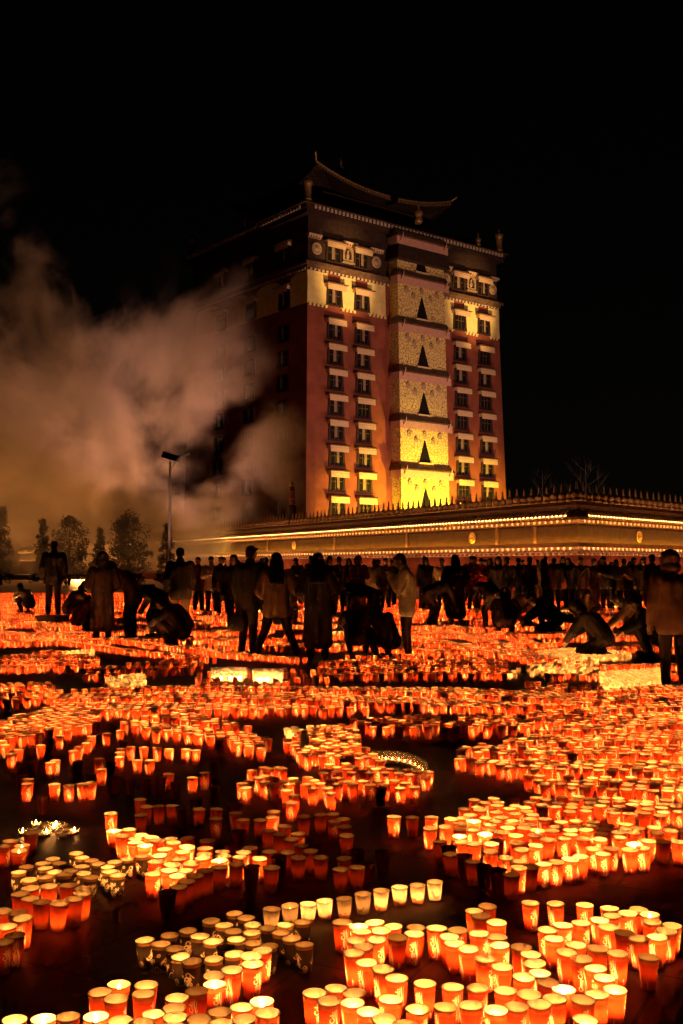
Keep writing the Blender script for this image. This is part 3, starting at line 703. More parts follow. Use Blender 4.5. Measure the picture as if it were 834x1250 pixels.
# ---- the rest of the field: one object
def field_mesh():
    V, Fc, MI, UV, off = [], [], [], [], 0
    # slots: 0 red wall, 1 orange wall, 2 white wall, 3 wax, 4.. flames
    bands = ((0, 12, 14), (12, 22, 9), (22, 99, 6))
    allv, faces4, m4, uv4, faces3, m3 = [], [], [], [], [], []
    for lo, hi, seg in bands:
        Fd = FIELD[(FIELD[:, 1] >= lo) & (FIELD[:, 1] < hi)]; n = len(Fd)
        if not n: continue
        kinds = Fd[:, 2].astype(int); st = Fd[:, 3].astype(int)
        dims = np.array([BODY_DIM[k] for k in ('red', 'orange', 'white')])[kinds]
        rot = RNG.uniform(0, 6.28, n); h = dims[:, 2] * RNG.uniform(.95, 1.05, n); lv = RNG.choice(LEVELS, n)
        ang = np.arange(seg + 1) / seg * 2 * math.pi
        A = rot[:, None] + ang[None]; ca, sa = np.cos(A), np.sin(A)
        lean = RNG.normal(0, .010, (n, 2))
        def ring(r, z, ca_, sa_):
            return np.stack([Fd[:, 0, None] + r[:, None] * ca_ + (lean[:, 0] * z)[:, None] * 0 + lean[:, :1] * z[:, None] * 1.0, Fd[:, 1, None] + r[:, None] * sa_ + lean[:, 1:] * z[:, None], np.broadcast_to(z[:, None], ca_.shape)], -1)
        zb = np.full(n, .003); zw = h * lv
        rw = np.full(n, .0115)
        bot = ring(dims[:, 1], zb, ca, sa); top = ring(dims[:, 0], h, ca, sa)
        wax = ring(rw, zw, ca[:, :-1], sa[:, :-1])
        # flame: small double pyramid
        fz = zw
        fl = np.stack([np.stack([Fd[:, 0] + dx, Fd[:, 1] + dy, fz + dz], -1) for dx, dy, dz in ((0, 0, .003), (.006, 0, .013), (-.003, .0052, .013), (-.003, -.0052, .013), (0, 0, .031))], 1)
        per = 2 * (seg + 1) + seg + 5
        block = np.concatenate([bot, top, wax, fl], 1).reshape(-1, 3)
        base = off + np.arange(n) * per
        k = np.arange(seg)
        q = np.stack([k, k + 1, k + 1 + seg + 1, k + seg + 1], -1)
        faces4.append((base[:, None, None] + q[None]).reshape(-1, 4)); m4.append(np.repeat(kinds, seg))
        uu = np.stack([np.stack([k / seg, k * 0.], -1), np.stack([(k + 1) / seg, k * 0.], -1), np.stack([(k + 1) / seg, k * 0 + 1.], -1), np.stack([k / seg, k * 0 + 1.], -1)], 1)
        uv4.append(np.tile(uu.reshape(-1, 2), (n, 1)))
        wb = 2 * (seg + 1)
        tri = np.array([[wb, wb + i, wb + i + 1] for i in range(1, seg - 1)])
        faces3.append((base[:, None, None] + tri[None]).reshape(-1, 3)); m3.append(np.full(n * len(tri), 3))
        fb = wb + seg
        ft = np.array([[0, 2, 1], [0, 3, 2], [0, 1, 3], [4, 1, 2], [4, 2, 3], [4, 3, 1]]) + fb
        lit = st > 0
        faces3.append((base[lit][:, None, None] + ft[None]).reshape(-1, 3)); m3.append(np.repeat(3 + st[lit], 6))
        allv.append(block); off += len(block)
    V = np.concatenate(allv); q4 = np.concatenate(faces4); t3 = np.concatenate(faces3)
    me = bpy.data.meshes.new('candle_cups')
    me.vertices.add(len(V)); me.vertices.foreach_set('co', V.astype(np.float32).ravel())
    nl = q4.size + t3.size; me.loops.add(nl)
    me.loops.foreach_set('vertex_index', np.concatenate([q4.ravel(), t3.ravel()]).astype(np.int32))
    npoly = len(q4) + len(t3); me.polygons.add(npoly)
    me.polygons.foreach_set('loop_start', np.concatenate([np.arange(len(q4)) * 4, q4.size + np.arange(len(t3)) * 3]).astype(np.int32))
    me.polygons.foreach_set('loop_total', np.concatenate([np.full(len(q4), 4), np.full(len(t3), 3)]).astype(np.int32))
    me.polygons.foreach_set('material_index', np.concatenate(m4 + m3).astype(np.int32))
    sm = np.zeros(npoly, bool); sm[:len(q4)] = True
    me.polygons.foreach_set('use_smooth', sm)
    ul = me.uv_layers.new(name='UVMap')
    uv = np.full((nl, 2), .5, np.float32); uv[:q4.size] = np.concatenate(uv4)
    ul.data.foreach_set('uv', uv.ravel())
    me.update(); me.validate()
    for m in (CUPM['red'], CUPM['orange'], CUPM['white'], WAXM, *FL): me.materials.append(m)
    return link('candle_cups', me)
tag(field_mesh(), 'glowing paper candle cups spread in rows and rings across the square', 'candle cups', kind='stuff')
print('cups', len(items), 'field', len(FIELD))
# ------------------------------------------------------------------ low step, glass jars, clear glasses, tea lights, nested cups
STONE = mat('grey_stone', (.16, .13, .11), .85, .3, 5, bump=.3)
b = MB(); b.hexa([(-.36,-.30,0),(.36,-.30,0),(.36,.30,0),(-.36,.30,0)], [(-.34,-.28,.18),(.34,-.28,.18),(.34,.28,.18),(-.34,.28,.18)])
b.hexa([(-.38,-.32,.182),(.38,-.32,.182),(.38,.32,.182),(-.38,.32,.182)], [(-.37,-.31,.22),(.37,-.31,.22),(.37,.31,.22),(-.37,.31,.22)])
so_ = b.build('stone_step', STONE); so_.location = (STEP[0], STEP[1], 0)
tag(so_, 'low dark stone step with a person standing on it', 'step')

def glass_mat(name, tint, a):
    m = bpy.data.materials.new(name); MATS[name] = m
    nt, ns, lk = nodes_of(m); out = ns.new('ShaderNodeOutputMaterial')
    t = ns.new('ShaderNodeBsdfTransparent'); t.inputs[0].default_value = (*tint, 1)
    g = ns.new('ShaderNodeBsdfGlossy'); g.inputs['Roughness'].default_value = .06
    tl = ns.new('ShaderNodeBsdfTranslucent'); tl.inputs[0].default_value = (.9, .85, .75, 1)
    nz = ns.new('ShaderNodeTexNoise'); nz.inputs['Scale'].default_value = 40
    bp = ns.new('ShaderNodeBump'); bp.inputs['Strength'].default_value = .5; bp.inputs['Distance'].default_value = .01
    lk.new(nz.outputs[0], bp.inputs['Height']); lk.new(bp.outputs[0], g.inputs['Normal'])
    m1 = ns.new('ShaderNodeMixShader'); m1.inputs[0].default_value = a
    m2 = ns.new('ShaderNodeMixShader'); m2.inputs[0].default_value = .14
    lk.new(t.outputs[0], m1.inputs[1]); lk.new(tl.outputs[0], m1.inputs[2])
    lk.new(m1.outputs[0], m2.inputs[1]); lk.new(g.outputs[0], m2.inputs[2]); lk.new(m2.outputs[0], out.inputs[0])
    return m
GLASS = glass_mat('ribbed_glass', (.95, .93, .88), .30)
CLEARG = glass_mat('clear_glass', (.96, .94, .9), .16)
def flame_at(parent, loc, s=1.0, q=0):
    me = flame_big[q]; o = link('flame', me, parent); o.location = loc; o.scale = (s, s, s); return o
flame_big = []
for q in range(4):
    me = flame_mesh(0.0); me.materials.append(FL[q]); flame_big.append(me)
for k, ((jx, jy), r) in enumerate(JARS):
    j = empty('glass_candle_tub', (jx, jy, 0))
    tag(j, ('wider of two clear glass tubs full of candlelight in the dark gap', 'narrower of two clear glass tubs full of candlelight in the dark gap')[k], 'glass tub', 'glass candle tubs')
    g = MB(); seg = 40; n_ = []
    for (rr, z) in ((r * .92, .004), (r, .02), (r, .17), (r * 1.03, .19)):
        n_.append([(rr * (1 + .018 * (q % 2)) * math.cos(2 * math.pi * q / seg), rr * .62 * (1 + .018 * (q % 2)) * math.sin(2 * math.pi * q / seg), z) for q in range(seg)])
    vs = [p for ring_ in n_ for p in ring_]
    g.add(vs, [(i * seg + q, i * seg + (q + 1) % seg, (i + 1) * seg + (q + 1) % seg, (i + 1) * seg + q) for i in range(3) for q in range(seg)])
    g.build('tub_wall', GLASS, j)
    rim = MB(); rim.tube([(r * 1.03 * math.cos(a), r * .64 * math.sin(a), .19) for a in np.linspace(0, 2 * math.pi, 30)], [.006] * 30, 6); rim.build('rim', CLEARG, j)
    wx = MB(); wx.lathe([(r * .9, .012), (r * .9, .04)], seg=30)
    o = wx.build('candle', WAXM, j); o.scale = (1, .62, 1)
    for q in range(9):
        a = random.uniform(0, 6.28); d = r * .75 * math.sqrt(random.random())
        flame_at(j, (d * math.cos(a), d * .55 * math.sin(a), .045), 1.25, 2)
glass_wall = MB(); glass_wall.lathe([(.030, .003), (.033, .05), (.036, .10)], seg=18, caps=False)
gw = glass_wall.mesh('glass_wall'); gw.materials.append(CLEARG)
gwax = MB(); gwax.lathe([(.029, .004), (.031, .035)], seg=14); gwx = gwax.mesh('candle'); gwx.materials.append(WAXM)
for k, (gx, gy) in enumerate(GLASSES):
    j = empty('drinking_glass', (gx, gy, 0)); tag(j, f'clear drinking glass with candle, {ordinal(k)} from left along the curved glass row', 'glass', 'clear glasses in a curved row')
    link('glass_wall', gw, j); link('candle', gwx, j); flame_at(j, (0, 0, .034), .6, 3)
teacup = MB(); teacup.lathe([(.024, .002), (.026, .03)], seg=14, caps=False); tcm = teacup.mesh('glass_wall'); tcm.materials.append(CLEARG)
twx = MB(); twx.lathe([(.023, .003), (.023, .016)], seg=12); twm = twx.mesh('candle'); twm.materials.append(WAXM)
TEA = [(28,1015,1),(35,1018,0),(44,1005,1),(48,1013,0),(52,1018,0),(57,1016,1),(60,1010,0),(66,1010,1),(69,1006,1),(63,1004,0),(72,1013,0),(77,1019,0),(82,1010,0),(86,1016,0),(91,1014,1),(41,1011,0),(56,1007,0),(78,1006,0)]
kk = [0, 0]
for x, y, lit in TEA:
    gx, gy = on_plane(x, y, .02); j = empty('tealight_glass', (gx, gy, 0))
    tag(j, f"{'burning' if lit else 'spent'} tealight in a tiny glass, {ordinal(kk[lit])} {'flame' if lit else 'dark one'} from left on bare paving", 'tealight', 'tealights on the bare paving'); kk[lit] += 1
    link('glass_wall', tcm, j); link('candle', twm, j)
    if lit: flame_at(j, (0, 0, .016), .7, 2)
sx, sy = on_plane(372, 925, 0)
stack_me = cup_shell('white')
POSW = ('lowest', 'second lowest', 'third lowest', 'middle', 'third highest', 'second highest', 'topmost')
for k in range(7):
    o = link('spare_cup', stack_me); o.location = (sx, sy, k * .022 + .082); o.rotation_euler = (math.pi, 0, k)
    tag(o, f'{POSW[k]} white paper cup of the upturned stack in the middle field', 'paper cup', 'upturned stack of spare cups')

# ------------------------------------------------------------------ people
CLOTH = {}
for n_, c_ in dict(black=(.034,.026,.023), dark_brown=(.085,.05,.036), brown=(.20,.105,.06), tan=(.52,.36,.21), cream=(.88,.72,.46), rust=(.24,.06,.03), orange=(.35,.12,.04),
                   red=(.30,.035,.02), bright_red=(.48,.035,.02), white=(.6,.52,.42), yellow=(.42,.27,.07)).items():
    CLOTH[n_] = mat('cloth_' + n_, c_, .85, .22, 9, bump=.35, bscale=14, spec=.2)
SKIN = mat('skin', (.50, .30, .20), .55, .06, 8); HAIR = mat('dark_hair', (.012, .010, .009), .45, .3, 40, bump=.4, bscale=120)
EYE = mat('eye_dark', (.02, .015, .012), .2, .05); SHOE = mat('dark_shoe', (.02, .016, .014), .5, .2); MASKM = mat('white_face_mask', (.75, .68, .58), .7, .05)

def remesh(mb, name, voxel, smooth=2):
    me = mb.mesh(name + '_raw'); o = bpy.data.objects.new('tmp', me); COL.objects.link(o)
    m = o.modifiers.new('r', 'REMESH'); m.mode = 'VOXEL'; m.voxel_size = voxel; m.use_smooth_shade = True
    s = o.modifiers.new('s', 'SMOOTH'); s.iterations = smooth; s.factor = .5
    dg = bpy.context.evaluated_depsgraph_get()
    out = bpy.data.meshes.new_from_object(o.evaluated_get(dg)); out.name = name
    bpy.data.objects.remove(o); bpy.data.meshes.remove(me)
    out.polygons.foreach_set('use_smooth', [True] * len(out.polygons))
    return out

def joints(pose):
    """x right, y forward (the way the person faces), z up; a 1.70 m body"""
    V3 = Vector; J = {}
    hip = V3(pose.get('hip', (0, 0, .92))); lean = R(pose.get('lean', 3)); bow = R(pose.get('bow', pose.get('lean', 3) + 6))
    J['pelvis'] = hip
    d1 = V3((0, math.sin(lean), math.cos(lean))); d2 = V3((0, math.sin(bow), math.cos(bow)))
    J['waist'] = hip + d1 * .17; J['chest'] = J['waist'] + d1 * .10 + d2 * .13; J['sho'] = J['chest'] + d2 * .11; J['neck'] = J['sho'] + d2 * .07
    hd = R(pose.get('head', 8)); hv = V3((0, math.sin(hd), math.cos(hd)))
    J['head'] = J['neck'] + hv * .14 + V3((0, .015, 0)); J['hrot'] = Matrix.Rotation(-hd, 3, 'X') @ Matrix.Rotation(R(pose.get('turn', 0)), 3, 'Z')
    n2 = V3((0, math.cos(bow), -math.sin(bow)))
    J['d2'], J['n2'] = d2, n2
    for s, k in ((-1, 'L'), (1, 'R')):
        J['s' + k] = J['sho'] + V3((s * .185, 0, 0)) - d2 * .02
        J['h' + k] = hip + V3((s * .095, 0, -.03))
        kn, an = pose['leg' + k]; J['k' + k], J['a' + k] = V3(kn), V3(an)
        el, wr = pose['arm' + k]; J['e' + k], J['w' + k] = V3(el), V3(wr)
    return J

def head_shape(b, J):
    M = J['hrot']; c = J['head']
    P = lambda x, y, z: c + M @ Vector((x, y, z))
    b.ellipsoid(P(0, -.008, .025), .076, .095, .092, M)          # skull
    b.ellipsoid(P(0, .022, -.045), .060, .066, .066, M)          # jaw
    b.capsule(P(0, .055, -.098), P(0, .05, -.09), .024, .03)     # chin
    b.capsule(P(0, .090, .012), P(0, .106, -.028), .010, .015)   # nose
    b.capsule(P(-.035, .078, .022), P(.035, .078, .022), .013, .013)  # brow
    b.capsule(P(-.020, .083, -.060), P(.020, .083, -.060), .010, .010)  # lips
    for s in (-1, 1):
        b.ellipsoid(P(s * .050, .060, -.025), .020, .022, .024, M); b.ellipsoid(P(s * .078, -.008, -.008), .010, .020, .030, M)
    b.capsule(J['neck'] - J['d2'] * .06, c - Vector((0, 0, .05)), .058, .052)

def hand(b, w, e, s):
    d = (w - e).normalized(); side = d.cross(Vector((0, 0, 1)))
    side = side.normalized() if side.length > .1 else Vector((0, 1, 0))
    nrm = side.cross(d).normalized()
    palm = w + d * .085
    b.capsule(w, palm, .025, .030)
    b.capsule(w + d * .05 - side * .022, palm - side * .026, .018, .015); b.capsule(w + d * .05 + side * .022, palm + side * .026, .018, .015)
    for q, L in zip((-1.5, -.5, .5, 1.5), (.062, .072, .068, .052)):
        p0 = palm + side * q * .019 - d * .01; p1 = p0 + d * L * .55 - nrm * .008; p2 = p1 + d * L * .45 - nrm * .026
        b.capsule(p0, p1, .0095, .009, 8); b.capsule(p1, p2, .009, .0078, 8)
    t0 = w + d * .025 - side * s * .025; t1 = t0 + d * .035 - side * s * .028; b.capsule(t0, t1, .013, .011, 8); b.capsule(t1, t1 + d * .034 - nrm * .01, .011, .009, 8)

def template(name, pose, coat='short', fine=.011):
    J = joints(pose); out = {}
    b = MB(); head_shape(b, J)
    b.capsule(J['pelvis'], J['waist'], .125, .115); b.capsule(J['waist'], J['chest'], .115, .13)
    for s, k in ((-1, 'L'), (1, 'R')):
        b.capsule(J['chest'] + Vector((s * .06, 0, 0)), J['s' + k], .10, .058)
        b.capsule(J['s' + k], J['e' + k], .052, .040); b.capsule(J['e' + k], J['w' + k], .040, .028); hand(b, J['w' + k], J['e' + k], s)
        b.capsule(J['h' + k], J['k' + k], .085, .056); b.capsule(J['k' + k], J['a' + k], .054, .036)
        b.capsule(J['a' + k], J['a' + k] + Vector((0, .13, -.045)), .036, .030)
    out['body'] = remesh(b, 'body', fine, 1)
    # coat
    b = MB(); g = {'robe': .04, 'puff': .038}.get(coat, .032)
    X = Vector((1, 0, 0))
    for s, k in ((-1, 'L'), (1, 'R')):
        b.capsule(J['chest'] + X * s * .07, J['waist'] + X * s * .07, .118 + g, .105 + g)
        b.capsule(J['waist'] + X * s * .07, J['pelvis'] + X * s * .075, .105 + g, .108 + g)
        b.capsule(J['chest'] + X * s * .07, J['s' + k], .110 + g, .064 + g)
        b.capsule(J['s' + k], J['e' + k], .062 + g, .046 + g)
        fw = J['w' + k] + (J['e' + k] - J['w' + k]).normalized() * .02
        b.capsule(J['e' + k], fw, .046 + g, .036 + g * .7)
        if coat in ('short', 'puff'):
            t = J['h' + k].lerp(J['k' + k], .22); b.capsule(J['pelvis'] + X * s * .075, t, .108 + g, .095 + g)
        else:
            f_ = .75 if coat == 'long' else 1.0
            kn, an = J['k' + k], J['a' + k]
            b.capsule(J['pelvis'] + X * s * .075, kn, .108 + g, .098 + g)
            b.capsule(kn, kn.lerp(an, f_ * .55 if coat == 'long' else .92), .098 + g, .105 + g)
    if coat in ('short', 'puff'):
        hm = (J['hL'].lerp(J['kL'], .20) + J['hR'].lerp(J['kR'], .20)) / 2
        for dy in (-.035, .035): b.capsule(J['waist'] + J['n2'] * dy, J['pelvis'] + J['n2'] * dy, .115, .12); b.capsule(J['pelvis'] + J['n2'] * dy, hm + J['n2'] * dy, .12, .105)
    if coat in ('long', 'robe'):
        e_ = .55 * .75 if coat == 'long' else .92
        b.capsule(J['pelvis'], (J['kL'] + J['kR']) / 2, .14, .14); b.capsule((J['kL'] + J['kR']) / 2, (J['kL'].lerp(J['aL'], e_) + J['kR'].lerp(J['aR'], e_)) / 2, .14, .13)
    if coat == 'puff':   # stitched quilting: rolls round the sleeves and trunk
        for q in np.linspace(.0, 1, 7):
            c = J['pelvis'].lerp(J['sho'], q * .92)
            for s in (-1, 1): b.ellipsoid(c + X * s * .075, .150, .150, .046)
        for k in 'LR':
            for q in np.linspace(.1, .9, 4):
                for a_, b_ in ((J['s' + k], J['e' + k]), (J['e' + k], J['w' + k])): b.ellipsoid(a_.lerp(b_, q), .088 - .012 * q, .088 - .012 * q, .088 - .012 * q)
    b.capsule(J['neck'] - J['d2'] * .07, J['neck'] + J['d2'] * .0, .098, .082)   # collar
    out['coat'] = remesh(b, 'coat', .014, 2)
    b = MB()
    for k in 'LR':
        b.capsule(J['pelvis'], J['h' + k], .11, .11)
        b.capsule(J['h' + k], J['k' + k], .104, .076); b.capsule(J['k' + k], J['a' + k] + Vector((0, 0, .02)), .074, .060)
    out['trousers'] = remesh(b, 'trousers', .014, 2)
    sh = []
    for k in 'LR':
        b = MB(); a = J['a' + k]; z0 = a.z - .08
        flat = pose.get('toe' + k)
        if flat:
            b.capsule(a + Vector((0, -.01, -.01)), a + Vector(flat), .046, .040)
        else:
            b.capsule(Vector((a.x, a.y - .045, z0 + .042)), Vector((a.x, a.y + .15, z0 + .036)), .042, .036); b.capsule(Vector((a.x, a.y - .01, z0 + .05)), a + Vector((0, 0, .05)), .046, .05)
        sh.append(remesh(b, 'shoe', .012, 1))
    out['shoes'] = sh
    out['J'] = J
    return out

def down(s, y=.02, z=.80, x=.27): return ((s * (x - .01), y - .03, 1.12), (s * x, y + .06, z + .05))
stand_legs = dict(legL=((-.10, .02, .49), (-.11, -.02, .085)), legR=((.10, .02, .49), (.12, -.01, .085)))
POSES = {
 'stand': (dict(**stand_legs, armL=down(-1), armR=down(1), lean=2, head=8), 'short'),
 'long': (dict(**stand_legs, armL=((-.29, -.02, 1.12), (-.22, .20, 1.00)), armR=((.29, -.02, 1.12), (.20, .22, 1.02)), lean=4, head=16), 'long'),
 'robe': (dict(**stand_legs, armL=((-.28, -.02, 1.12), (-.12, .22, 1.10)), armR=((.28, -.02, 1.12), (.12, .22, 1.10)), lean=3, head=12), 'robe'),
 'stride': (dict(hip=(0, 0, .87), legL=((-.18, .10, .46), (-.34, .02, .085)), legR=((.19, .06, .46), (.33, -.10, .085)), armL=((-.30, .05, 1.08), (-.22, .26, .98)), armR=((.31, -.02, 1.08), (.30, .20, .94)), lean=6, head=14), 'short'),
 'walk': (dict(legL=((-.10, .14, .49), (-.11, .20, .095)), legR=((.10, .02, .48), (.11, -.22, .12)), armL=((-.27, -.12, 1.13), (-.26, -.02, .88)), armR=((.27, .04, 1.12), (.26, .20, .92)), lean=5, head=12), 'short'),
 'pray': (dict(**stand_legs, armL=((-.24, .13, 1.16), (-.07, .27, 1.37)), armR=((.24, .13, 1.16), (.07, .27, 1.37)), lean=0, bow=10, head=24), 'puff'),
 'phone': (dict(**stand_legs, armL=((-.26, .05, 1.13), (-.06, .30, 1.20)), armR=((.26, .05, 1.13), (.08, .30, 1.22)), lean=2, head=24), 'short'),
 'hunch': (dict(hip=(0, -.08, .90), **stand_legs, armL=((-.25, .32, 1.10), (-.12, .48, .98)), armR=((.25, .32, 1.10), (.12, .48, .98)), lean=28, bow=52, head=52), 'short'),
 'bend': (dict(hip=(0, -.16, .84), legL=((-.11, .06, .46), (-.13, -.04, .085)), legR=((.11, .06, .46), (.13, -.02, .085)), armL=((-.22, .42, .78), (-.12, .52, .52)), armR=((.22, .42, .78), (.14, .56, .50)), lean=62, bow=86, head=84), 'short'),
 'squat': (dict(hip=(0, -.18, .30), legL=((-.19, .24, .50), (-.14, .04, .085)), legR=((.19, .24, .50), (.14, .04, .085)), armL=((-.27, .22, .56), (-.13, .44, .42)), armR=((.27, .22, .56), (.13, .46, .40)), lean=26, bow=48, head=42), 'short'),
 'kneel': (dict(hip=(0, -.20, .31), legL=((-.15, .20, .11), (-.12, -.24, .09)), legR=((.16, .16, .46), (.14, .12, .085)), toeL=(0, -.12, -.03), armL=((-.27, .26, .44), (-.13, .46, .26)), armR=((.28, .28, .50), (.12, .50, .32)), lean=30, bow=58, head=56), 'short'),
 'crouch': (dict(hip=(0, -.20, .29), legL=((-.20, .22, .48), (-.15, .04, .085)), legR=((.20, .22, .48), (.15, .04, .085)), armL=((-.30, .22, .46), (-.13, .44, .24)), armR=((.30, .22, .46), (.13, .46, .22)), lean=30, bow=62, head=66), 'puff'),
}
TPL = {n: template(n, p, c, .0085 if n == 'pray' else .012) for n, (p, c) in POSES.items()}
# hair and hoods, modelled round a head at the origin facing +y
def headwear(kind):
    b = MB()
    if kind == 'short':
        b.ellipsoid((0, -.022, .040), .086, .098, .092); b.ellipsoid((0, -.055, -.01), .072, .058, .075); b.capsule((-.05, .066, .082), (.05, .066, .082), .022, .022)
    elif kind == 'long':
        b.ellipsoid((0, -.024, .036), .092, .102, .098); b.ellipsoid((0, -.062, -.06), .090, .056, .13)
        for s in (-1, 1): b.capsule((s * .072, -.02, 0), (s * .085, -.045, -.20), .032, .036)
        for x in (-.07, -.025, .025, .07): b.capsule((x, -.088, -.05), (x * 1.25, -.150, -.40), .045, .036)
    else:
        b.ellipsoid((0, -.035, .035), .122, .122, .130); b.ellipsoid((0, -.050, -.08), .125, .105, .085); b.capsule((0, -.10, .10), (0, -.12, .06), .04, .05)
        for s in (-1, 1): b.capsule((s * .095, .045, .05), (s * .085, .05, -.08), .028, .032)
        b.capsule((-.07, .045, .115), (.07, .045, .115), .03, .03)
    return remesh(b, 'hood' if kind == 'hood' else 'hair', .010, 2)
HEADW = {k: headwear(k) for k in ('short', 'long', 'hood')}
eb = MB(); eb.ellipsoid((0, 0, 0), .011, .007, .008); EYEME = eb.mesh('eye'); EYEME.materials.append(EYE)
mb_ = MB(); mb_.ellipsoid((0, .055, -.055), .058, .048, .048); MASKME = remesh(mb_, 'face_mask', .009, 1); MASKME.materials.append(MASKM)
VAR = {}
def dressed(me, m):
    k = (me.name, m.name)
    if k not in VAR:
        c = me.copy(); c.materials.clear(); c.materials.append(m); VAR[k] = c
    return VAR[k]
rp = random.Random(5)
for (tp, px, d, face, H, coat, trou, hd, label) in PEOPLE:
    x = at_depth(px, d); z = .22 if px == 66 else 0.0
    t = TPL[tp]; J = t['J']; s = H / 1.72
    o = empty('person', (x, d, z), R(face)); o.scale = (s * rp.uniform(.97, 1.05), s * rp.uniform(.97, 1.05), s)
    if label: tag(o, label, 'person', 'people among the candles' if d < 29.5 else 'people in the far crowd')
    else: tag(o, 'person packed in the dim back rank of the crowd before the red wall', 'person', 'back rank of the crowd')
    link('body', dressed(t['body'], SKIN), o)
    link('coat', dressed(t['coat'], CLOTH[coat]), o); link('trousers', dressed(t['trousers'], CLOTH[trou]), o)
    for sh in t['shoes']: link('shoe', dressed(sh, CLOTH['tan'] if px == 556 else SHOE), o)
    hw = link('hood' if hd == 'hood' else 'hair', dressed(HEADW[hd], CLOTH[coat] if hd == 'hood' else HAIR), o)
    M = J['hrot'].to_4x4(); M.translation = J['head']; hw.matrix_local = M
    for e in (-1, 1):
        eo = link('eye', EYEME, o); eo.matrix_local = M @ Matrix.Translation((e * .031, .088, .004))
    if px in (760, 287, 694, 540): link('face_mask', MASKME, o).matrix_local = M
    if px == 708:
        st = MB(); st.tube([(-.16, .17, 1.40), (0, .20, 1.22), (.16, .185, 1.00), (.2, .12, .92)], [.022] * 4, 6); st.build('shoulder_strap', CLOTH['cream'], o)
    if px == 497:
        zp = MB(); zp.box(.155, .185, -.02, .0, .80, .93); ln = MB(); ln.box(.165, .172, -.012, -.006, .93, 1.02)
# phones in raised hands
SCREEN = emitter('phone_screen', (.85, .92, 1.0), 2.2); PHB = mat('phone_case', (.02, .02, .02), .3, .05)
for px, d, face, lab in ((402, 30.0, 190, 'lit smartphone held low by the person in black'), (577, 34.0, 190, 'lit smartphone held by the taller of the red pair')):
    ph = empty('smartphone', (at_depth(px, d) + (.05 if px == 402 else .45), d - .36, 1.31)); ph.rotation_euler = (R(-14), 0, R(10))
    c = MB(); c.box(-.038, .038, -.004, .004, -.078, .078); c.build('phone_case', PHB, ph)
    c = MB(); c.box(-.035, .035, -.0065, -.0045, -.073, .073); c.build('phone_screen', SCREEN, ph); tag(ph, lab, 'smartphone')
# bags
def bag(x, y, z, sx, sz, m, label):
    o = empty('carrier_bag', (x, y, z)); b = MB()
    prof = [(.55, 0), (.95, .08), (1.0, .35), (.85, .75), (.55, 1.0)]
    vs = []; n = 16
    for r, h in prof:
        for k in range(n):
            a = 2 * math.pi * k / n; vs.append((sx * r * math.cos(a) * (1 + .06 * math.sin(3 * a + h * 4)), sx * .45 * r * math.sin(a), sz * h))
    b.add(vs, [(i * n + k, i * n + (k + 1) % n, (i + 1) * n + (k + 1) % n, (i + 1) * n + k) for i in range(4) for k in range(n)] + [tuple(range(n))[::-1]], 0, True)
    b.build('pouch', m, o)
    h = MB(); h.tube([(-sx * .45, 0, sz * .95), (-sx * .3, 0, sz * 1.3), (0, 0, sz * 1.42), (sx * .3, 0, sz * 1.3), (sx * .45, 0, sz * .95)], [.012] * 5, 6); h.build('handle', m, o)
    tag(o, label, 'bag')
bag(at_depth(290, 17.2), 17.2, .42, .15, .30, CLOTH['black'], 'dark carrier bag hanging beside the tall person in black jacket')
ORB = mat('orange_plastic', (.75, .20, .06), .5, .1, spec=.4)
bag(at_depth(684, 34.3), 34.1, .72, .15, .42, ORB, 'bright orange carrier bag held at chest height in the crowd')

# ------------------------------------------------------------------ courtyard wall with lit cornice
RED = mat('wall_red', (.32, .07, .04), .9, .3, 1.5, bump=.2, bscale=12)
CREAM = mat('cornice_cream', (.62, .50, .36), .8, .12, 4); BROWN = mat('twig_frieze', (.052, .022, .012), .95, .35, 3, bump=1.0, bscale=26)
TILE = mat('glazed_tile', (.40, .20, .07), .35, .3, 3, spec=.5); GOLD = mat('gilt_metal', (.75, .48, .16), .35, .15, 6, metal=.75, bump=.3, bscale=14)
DARKT = mat('dark_tile', (.14, .065, .038), .6, .3, 3); FINM = mat('finial_stone', (.55, .33, .18), .7, .3, 6)
STRIP = emitter('strip_lamp', (1.0, .52, .05), 60.0); STRIP2 = emitter('strip_lamp_eave', (1.0, .46, .12), 34.0); STRIP3 = emitter('strip_lamp_soffit', (1.0, .50, .16), 44.0)
WC = Vector((11.3, 50.0, 0)); DL = Vector((-.452, .892, 0)).normalized(); DR = Vector((.65, .76, 0)).normalized()
LL, LR = 150.0, 22.0
wall = empty('courtyard_wall', WC)
tag(wall, 'long red courtyard wall with lit tiled cornice and rows of spiky finials', 'wall')
nL = Vector((-DL.y, DL.x, 0)); nL = nL if nL.y < 0 else -nL
nR = Vector((-DR.y, DR.x, 0)); nR = nR if nR.y < 0 else -nR
bis = (nL + nR) / (1 + nL.dot(nR))         # mitre vector at the corner
def wp(side, t, out, z):
    """point on the wall: t metres from the corner, out metres proud of the face"""
    D, n = (DL, nL) if side == 'L' else (DR, nR)
    corner = bis * out; e = D * t + n * out
    return tuple(corner + Vector((0, 0, z))) if t == 0 else (e.x, e.y, z)
def course(name, mats, prof, closed=True):
    """a moulding with the section prof [(out, z)] run round both sides, mitred at the corner"""
    b = MB(); vs = []; st = [('L', LL), ('L', 0), ('R', LR)]
    for side, t in st:
        for o_, z in prof: vs.append(wp(side, t, o_, z))
    n = len(prof); fs = []
    for i in range(2):
        for k in range(n if closed else n - 1): fs.append((i * n + k, i * n + (k + 1) % n, (i + 1) * n + (k + 1) % n, (i + 1) * n + k))
    fs += [tuple(range(n))[::-1], tuple(range(2 * n, 3 * n))]
    b.add(vs, fs); return b.build(name, mats, wall)
def sect(o0, o1, z0, z1): return [(o0, z0), (o1, z0), (o1, z1), (o0, z1)]
